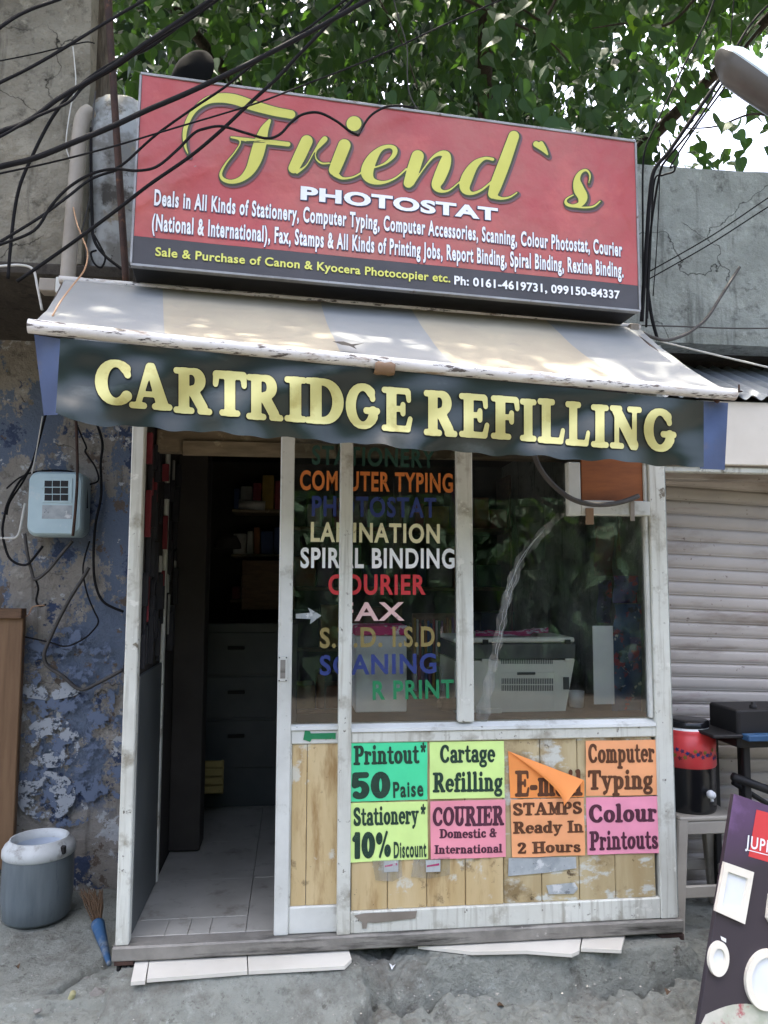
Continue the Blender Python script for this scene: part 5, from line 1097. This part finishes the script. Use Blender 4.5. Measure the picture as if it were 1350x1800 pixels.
# right of the sign
g2 = 'cables beside the signboard\'s right end'
cable('thick cable bundle running from the street lamp down to the sign\'s right end', [(1275, 125), (1240, 175), (1205, 225), (1175, 268), (1150, 300), (1142, 350), (1137, 420), (1132, 500), (1128, 565)], (-.2, -.02), .0085, 'cable', g2)
cable('cable strand twisted along the lamp bundle', [(1282, 128), (1248, 180), (1212, 232), (1172, 280), (1160, 305), (1147, 380), (1140, 460), (1136, 575)], (-.2, .0), .005, 'cable', g2)
cable('cable strand looping out at the wall\'s top left corner', [(1290, 132), (1222, 225), (1180, 290), (1186, 292), (1184, 302), (1166, 308), (1150, 320), (1144, 420), (1138, 560)], (-.2, .02), .004, 'cable', g2)
cable('straight dark cable from the top edge to the sign\'s right corner', [(1262, -20), (1240, 40), (1195, 130), (1150, 225), (1135, 260), (1130, 300), (1130, 420), (1130, 560)], (-.1, .0), .004, 'cable', g2)
cable('dark double cable behind the street lamp', [(1360, 0), (1330, 30), (1303, 68), (1275, 125)], .2, .006, 'cable', g2)
cable('thin vertical wire above the street lamp', [(1292, -20), (1287, 30), (1284, 75)], .2, .003, 'cable', g2)
cable('thin wire hanging beside the rusty wall stain', [(1160, 300), (1158, 360), (1154, 440), (1148, 520)], .42, .0025, 'cable', g2)
cable('upper thin wire slanting over the grey parapet', [(1400, 318), (1350, 348), (1250, 415), (1140, 478)], (.1, .35), .003, 'cable', g2)
cable('lower thin wire slanting over the grey parapet', [(1400, 338), (1350, 364), (1250, 428), (1138, 492)], (.1, .35), .003, 'cable', g2)
cable('thick taped cable curving below the grey parapet', [(1300, 470), (1268, 520), (1245, 556), (1222, 577), (1200, 590), (1172, 598), (1150, 594), (1130, 585)], (.3, .1), [.003, .003, .0075][2], 'cable_grey', g2)
cable('black cable end hanging at the awning\'s right rear corner', [(1136, 480), (1140, 520), (1146, 560), (1156, 598)], .15, .0075, 'cable', g2)
cable('thin conduit along the parapet\'s foot', [(1128, 572), (1200, 574), (1280, 577), (1360, 577)], .44, .0035, 'cable_grey', g2)
cable('straight white rod slanting below the parapet', [(1160, 600), (1250, 622), (1360, 648)], (.25, .2), .0045, 'white_wire', g2)
cable('grey hose drooping across the window\'s top right corner', [(935, 790), (950, 825), (972, 852), (1000, 874), (1030, 885), (1065, 887), (1095, 882), (1122, 872)], (-.15, -.02), .0105, 'cable_grey', 'hose at the vent')
# wires on the left wall
g3 = 'wires around the meter box'
q8 = lambda L: [(x/3.46, 720+y/3.46) for x, y in L]
tube('strap', [at(133, 725, .74), at(135, 780, .75), at(136, 835, .77), at(133, 890, .77), at(128, 942, .79)], .007, 'rust', label='dark strap hanging down in front of the meter box', cat='cable', group=g3)
cable('black cable looping down the left side of the meter box', q8([(280, 20), (225, 230), (180, 360), (110, 450), (50, 560), (28, 640), (15, 750), (45, 880), (90, 930), (150, 945), (190, 920), (260, 830)]), .85, .006, 'cable', g3)
cable('second black cable beside the box\'s upper left corner', q8([(270, 60), (210, 280), (150, 420), (60, 560), (40, 640)]), .87, .005, 'cable', g3)
cable('black cable lying over the meter box top', q8([(40, 480), (110, 420), (190, 385), (300, 370), (420, 375), (500, 405), (525, 450), (530, 600)]), .87, .004, 'cable', g3)
cable('thin white wire down to the meter box', q8([(258, 40), (225, 230), (193, 390)]), .83, .0028, 'white_wire', g3)
cable('white conduit bent towards the left edge below the box', q8([(152, 570), (138, 640), (118, 745), (95, 778), (60, 782), (-60, 780)]), .85, .006, 'white_wire', g3)
cable('thick grey cable zigzagging to the shop\'s post', q8([(540, 960), (500, 1030), (430, 1140), (360, 1270), (300, 1400), (268, 1490), (290, 1560), (380, 1620), (488, 1702), (600, 1660), (750, 1580)]), .89, .009, 'cable_grey', g3)
cable('thin black wire looping right under the meter box', q8([(545, 800), (515, 900), (505, 990), (530, 1120), (570, 1220), (598, 1290), (560, 1350), (500, 1400), (400, 1440), (300, 1415), (140, 1380)]), .89, .004, 'cable', g3)
cable('grey cable in a V shape below the meter box', q8([(150, 755), (165, 870), (190, 980), (215, 1032), (290, 980), (380, 870), (440, 800)]), .87, .008, 'cable_grey', g3)
cable('black cable tail below the V-shaped cable', q8([(215, 1032), (232, 1090), (220, 1160), (240, 1195), (280, 1185)]), .89, .005, 'cable', g3)
cable('dark cable running down the wall right of the meter box', q8([(580, 60), (622, 200), (612, 330), (615, 520), (580, 700), (568, 900), (580, 1060), (630, 1170), (750, 1230)]), .90, .0065, 'cable', g3)
cable('ragged dark wire over the wall crack right of the strap', q8([(440, 30), (500, 170), (525, 230), (520, 260), (580, 350), (598, 430), (545, 455)]), .91, .0045, 'cable', g3)
cable('short frayed wire with pink end at the wooden board', q8([(270, 1190), (200, 1200), (170, 1250), (110, 1280), (85, 1310), (95, 1350)]), .88, .003, 'orange_wire', g3)
cable('grey pipe along the top of the left wall recess', [(-40, 470), (0, 468), (35, 466), (58, 474), (66, 505), (74, 545)], .05, .005, 'white_wire', g3)

# ================================================================== TREE
tr = thing('peepal_tree', (1.6, 5.5, -.1), 'large leafy peepal tree with heart-shaped leaves behind and above the shop', 'tree')
def limb(pts, r0, r1, nm='limb'):
    P = spline(pts, 6); rs = [r0+(r1-r0)*i/(len(P)-1) for i in range(len(P))]; v, f = tube_mesh(P, rs, 9); return build(nm, v, f, 'bark', tr, smooth=True)
limb([(1.6, 5.5, -.2), (1.55, 5.4, 1.5), (1.7, 5.2, 3.0), (1.5, 4.8, 4.2)], .32, .2, 'trunk')
tips = []
for p in ([(1.5, 4.8, 4.1), (.6, 3.8, 4.7), (-.4, 2.6, 5.1), (-1.2, 1.4, 5.4)], [(1.5, 4.8, 4.1), (1.6, 3.4, 4.9), (1.2, 1.6, 5.3), (1.0, -.2, 5.5)], [(1.5, 4.8, 4.1), (2.4, 3.8, 4.8), (3.0, 2.4, 5.2), (3.4, .8, 5.5)], [(1.5, 4.8, 4.2), (.2, 4.6, 4.6), (-.8, 4.0, 4.6)], [(1.6, 4.4, 4.4), (.9, 3.0, 4.3), (.3, 2.2, 4.2)], [(1.5, 4.8, 4.1), (2.2, 3.4, 4.2), (2.7, 2.6, 4.3)]): limb(p, .1, .02)
OUT = [(0, 0), (.16, -.06), (.36, -.02), (.47, .16), (.45, .36), (.32, .58), (.17, .76), (.07, .92), (0, 1.2)]
def leaf_geo(det=True):
    side = OUT if det else [OUT[0], OUT[2], OUT[4], OUT[6], OUT[8]]
    mid = [(0, p[1]) for p in side]; vs = []; fs = []
    for s in (1, -1):
        o = len(vs); m = len(side)
        for (x, y) in side: vs.append((s*x, -y, .22*x-.12*y*y*.6))
        if s == 1: pass
        for i in range(1, m-1): fs.append([o+i, o+i+1, -1] if False else [o, o+i, o+i+1] if s > 0 else [o, o+i+1, o+i])
    return np.array(vs), fs
LV, LF = leaf_geo(False); LVd, LFd = leaf_geo(True)
def rand_rot(n, spread):
    yaw_ = rng.uniform(0, 2*np.pi, n); tilt = rng.normal(0, spread, n); rl = rng.normal(0, spread*.8, n)
    return yaw_, tilt, rl
def rotmat(yaw_, tilt, rl):
    # leaf in its own xy plane, tip along -y; hang: tip down
    c, s = np.cos, np.sin
    out = []
    for y, t, r_ in zip(yaw_, tilt, rl):
        Rx = np.array([[1, 0, 0], [0, c(np.pi/2+t), -s(np.pi/2+t)], [0, s(np.pi/2+t), c(np.pi/2+t)]]); Ry = np.array([[c(r_), 0, s(r_)], [0, 1, 0], [-s(r_), 0, c(r_)]]); Rz = np.array([[c(y), -s(y), 0], [s(y), c(y), 0], [0, 0, 1]])
        out.append(Rz@Ry@Rx)
    return np.array(out)
def leaf_cloud(name, centers, sizes, mat, parent, spread=.6, **k):
    n = len(centers); Rm = rotmat(*rand_rot(n, spread)); m = len(LV)
    vs = (np.einsum('nij,kj->nki', Rm, LV)*sizes[:, None, None]+centers[:, None, :]).reshape(-1, 3)
    fs = [[q+i*m for q in f] for i in range(n) for f in LF]
    return build(name, vs, fs, mat, parent, kind='stuff', **k)
def sky_hole(px, py):                              # where the photograph shows open sky
    if px > 1235 and 120 < py < 330: return .93
    if px > 1130 and py > 215: return .75
    if px > 1060: return .40
    return 0
def view_cluster(n, Y0, Y1, per, pxr=(150, 1480), pyr=(-260, 330), sz=(.05, .13), hole=True):
    cs, ss = [], []
    while len(cs) < n:
        px = random.uniform(*pxr); py = random.uniform(*pyr); Y = random.uniform(Y0, Y1)
        if hole and random.random() < sky_hole(px, py): continue
        if px < 195 and py > 60: continue
        c = at(px, py, Y)
        for k in range(per):
            q = c+V((random.gauss(0, .13), random.gauss(0, .16), random.gauss(0, .11)))
            cs.append(tuple(q)); ss.append(random.uniform(*sz))
    return np.array(cs), np.array(ss)
crown = build('crown', *(lambda v, f: (v, f))(*(lambda c, s: ((np.einsum('nij,kj->nki', rotmat(*rand_rot(len(c), .6)), LV)*s[:, None, None]+c[:, None, :]).reshape(-1, 3), [[q+i*len(LV) for q in f] for i in range(len(c)) for f in LF]))(*view_cluster(6000, 1.4, 3.4, 9))), 'leaf', tr, kind='stuff')
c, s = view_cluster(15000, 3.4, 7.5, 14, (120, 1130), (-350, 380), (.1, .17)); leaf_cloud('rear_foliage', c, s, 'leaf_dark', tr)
c, s = view_cluster(1500, 3.4, 6.5, 10, (1080, 1600), (-350, 200), (.1, .15)); leaf_cloud('rear_foliage', c, s, 'leaf', tr)
# unseen canopy above the frame, shaped to shade the shop front and dapple the awning
cs, ss = [], []
def put_cluster(x, y, z, n, sg, lo, hi):
    for k in range(n): cs.append((x+random.gauss(0, sg), y+random.gauss(0, sg), z+random.gauss(0, sg*.6))); ss.append(random.uniform(lo, hi))
while len(cs) < 20000:
    x = random.uniform(-4.5, 5.5); y = random.uniform(-1.5, 8.5); z = random.uniform(4.9, 7.4)
    if z < CAM.z+max(0, (y-CAM.y))*.80+.25: continue
    k = (z-2.35)/tosun.z; gx0, gy0 = x-tosun.x*k, y-tosun.y*k                 # where its shadow falls at awning height
    if -1.3 < gx0 < 2.6 and -1.1 < gy0 < .5:
        if mnoise.noise((gx0*2.0, gy0*4.2, 3.3)) > .19: continue
        put_cluster(x, y, z, 12, .11, .09, .15); continue
    put_cluster(x, y, z, 10, .17, .11, .17)
leaf_cloud('overhead_canopy', np.array(cs), np.array(ss), 'leaf', tr)
# the leaves that can be told apart one by one
lm = bpy.data.meshes.new('leaf'); lm.from_pydata([tuple(v) for v in LVd], [], LFd); lm.materials.append(MT['leaf'])
ly = lm.copy(); ly.materials.clear(); ly.materials.append(MT['leaf_young'])
spots = []
for i in range(230):
    px = random.uniform(840, 1240) if i < 130 else random.uniform(230, 900); py = random.uniform(0, 260 if px < 1130 else 210); spots.append((px, py, False))
for p in ((870, 145), (905, 185), (958, 65), (1005, 70), (1020, 150), (1090, 85), (1095, 135), (1140, 125), (1145, 55), (1060, 145), (1165, 180), (1175, 225), (1150, 240)): spots.append((*p, False))
for p in ((1117, 40), (1130, 55), (1112, 52), (1165, 55)): spots.append((*p, True))
for p in ((1200, 195), (1225, 215), (1255, 225), (1275, 228), (1302, 218), (1318, 195), (1320, 210), (1312, 255), (1300, 290), (1340, 240), (1345, 270), (1280, 232), (1230, 262), (1345, 215), (1330, 205), (1295, 245)): spots.append((*p, False))
for i, (px, py, yng) in enumerate(spots):
    o = bpy.data.objects.new('leaf', ly if yng else lm); COL.objects.link(o); Y = random.uniform(.75, 1.7); o.parent = tr
    o.location = at(px, py-12, Y)-V(tr['wo']); o.rotation_euler = (math.pi/2+random.gauss(-.25, .45), random.gauss(0, .5), random.gauss(0, .7)); sz = random.uniform(.075, .125); o.scale = (sz, sz, sz)
for P in ([(1500, 250, 1.6), (1400, 225, 1.4), (1330, 200, 1.3), (1260, 222, 1.2), (1200, 226, 1.1)], [(1000, -60, 1.5), (960, 30, 1.3), (925, 20, 1.2), (905, 5, 1.2)], [(1250, -40, 1.4), (1180, 40, 1.3), (1110, 40, 1.2), (1040, 50, 1.1)], [(760, -30, 1.4), (860, 20, 1.2), (960, 70, 1.1), (1000, 110, 1.0)], [(640, -40, 1.5), (700, 60, 1.3), (735, 160, 1.2)]):
    Q = [at(*p) for p in P]; limb(Q, .012, .003, 'twig')
# trees across the street, mirrored in the window panes
for (x, y, hgt), lb in zip(((-5.5, -10, 4.6), (.2, -10.6, 5.2), (6.2, -10, 4.4)), ('round leafy tree across the street, leftmost in the window reflection', 'tall leafy tree across the street, reflected in the window\'s middle', 'spreading leafy tree across the street, rightmost in the window reflection')):
    t2 = thing('street_tree', (x, y, -.17), lb, 'tree', 'trees across the street')
    v, f = tube_mesh(spline([(x, y, -.2), (x+.1, y, 1.2), (x, y+.1, hgt*.6)], 5), .18, 9); build('trunk', v, f, 'bark', t2, smooth=True)
    cs = rng.normal(0, 1, (11000, 3)); cs /= np.linalg.norm(cs, axis=1)[:, None]; cs *= rng.uniform(.35, 1, (11000, 1))**.6; cs = cs*np.array([3.8, 3.0, hgt*.52])+np.array([x, y, hgt*.52])
    cs[:, 2] = np.where((cs[:, 2] < .15) | (rng.random(len(cs)) < .22), rng.uniform(.05, 1.5, len(cs)), cs[:, 2]); leaf_cloud('crown', cs, rng.uniform(.17, .32, 11000), 'leaf', t2)
for o in bpy.data.objects:
    if 'wo' in o: del o['wo']
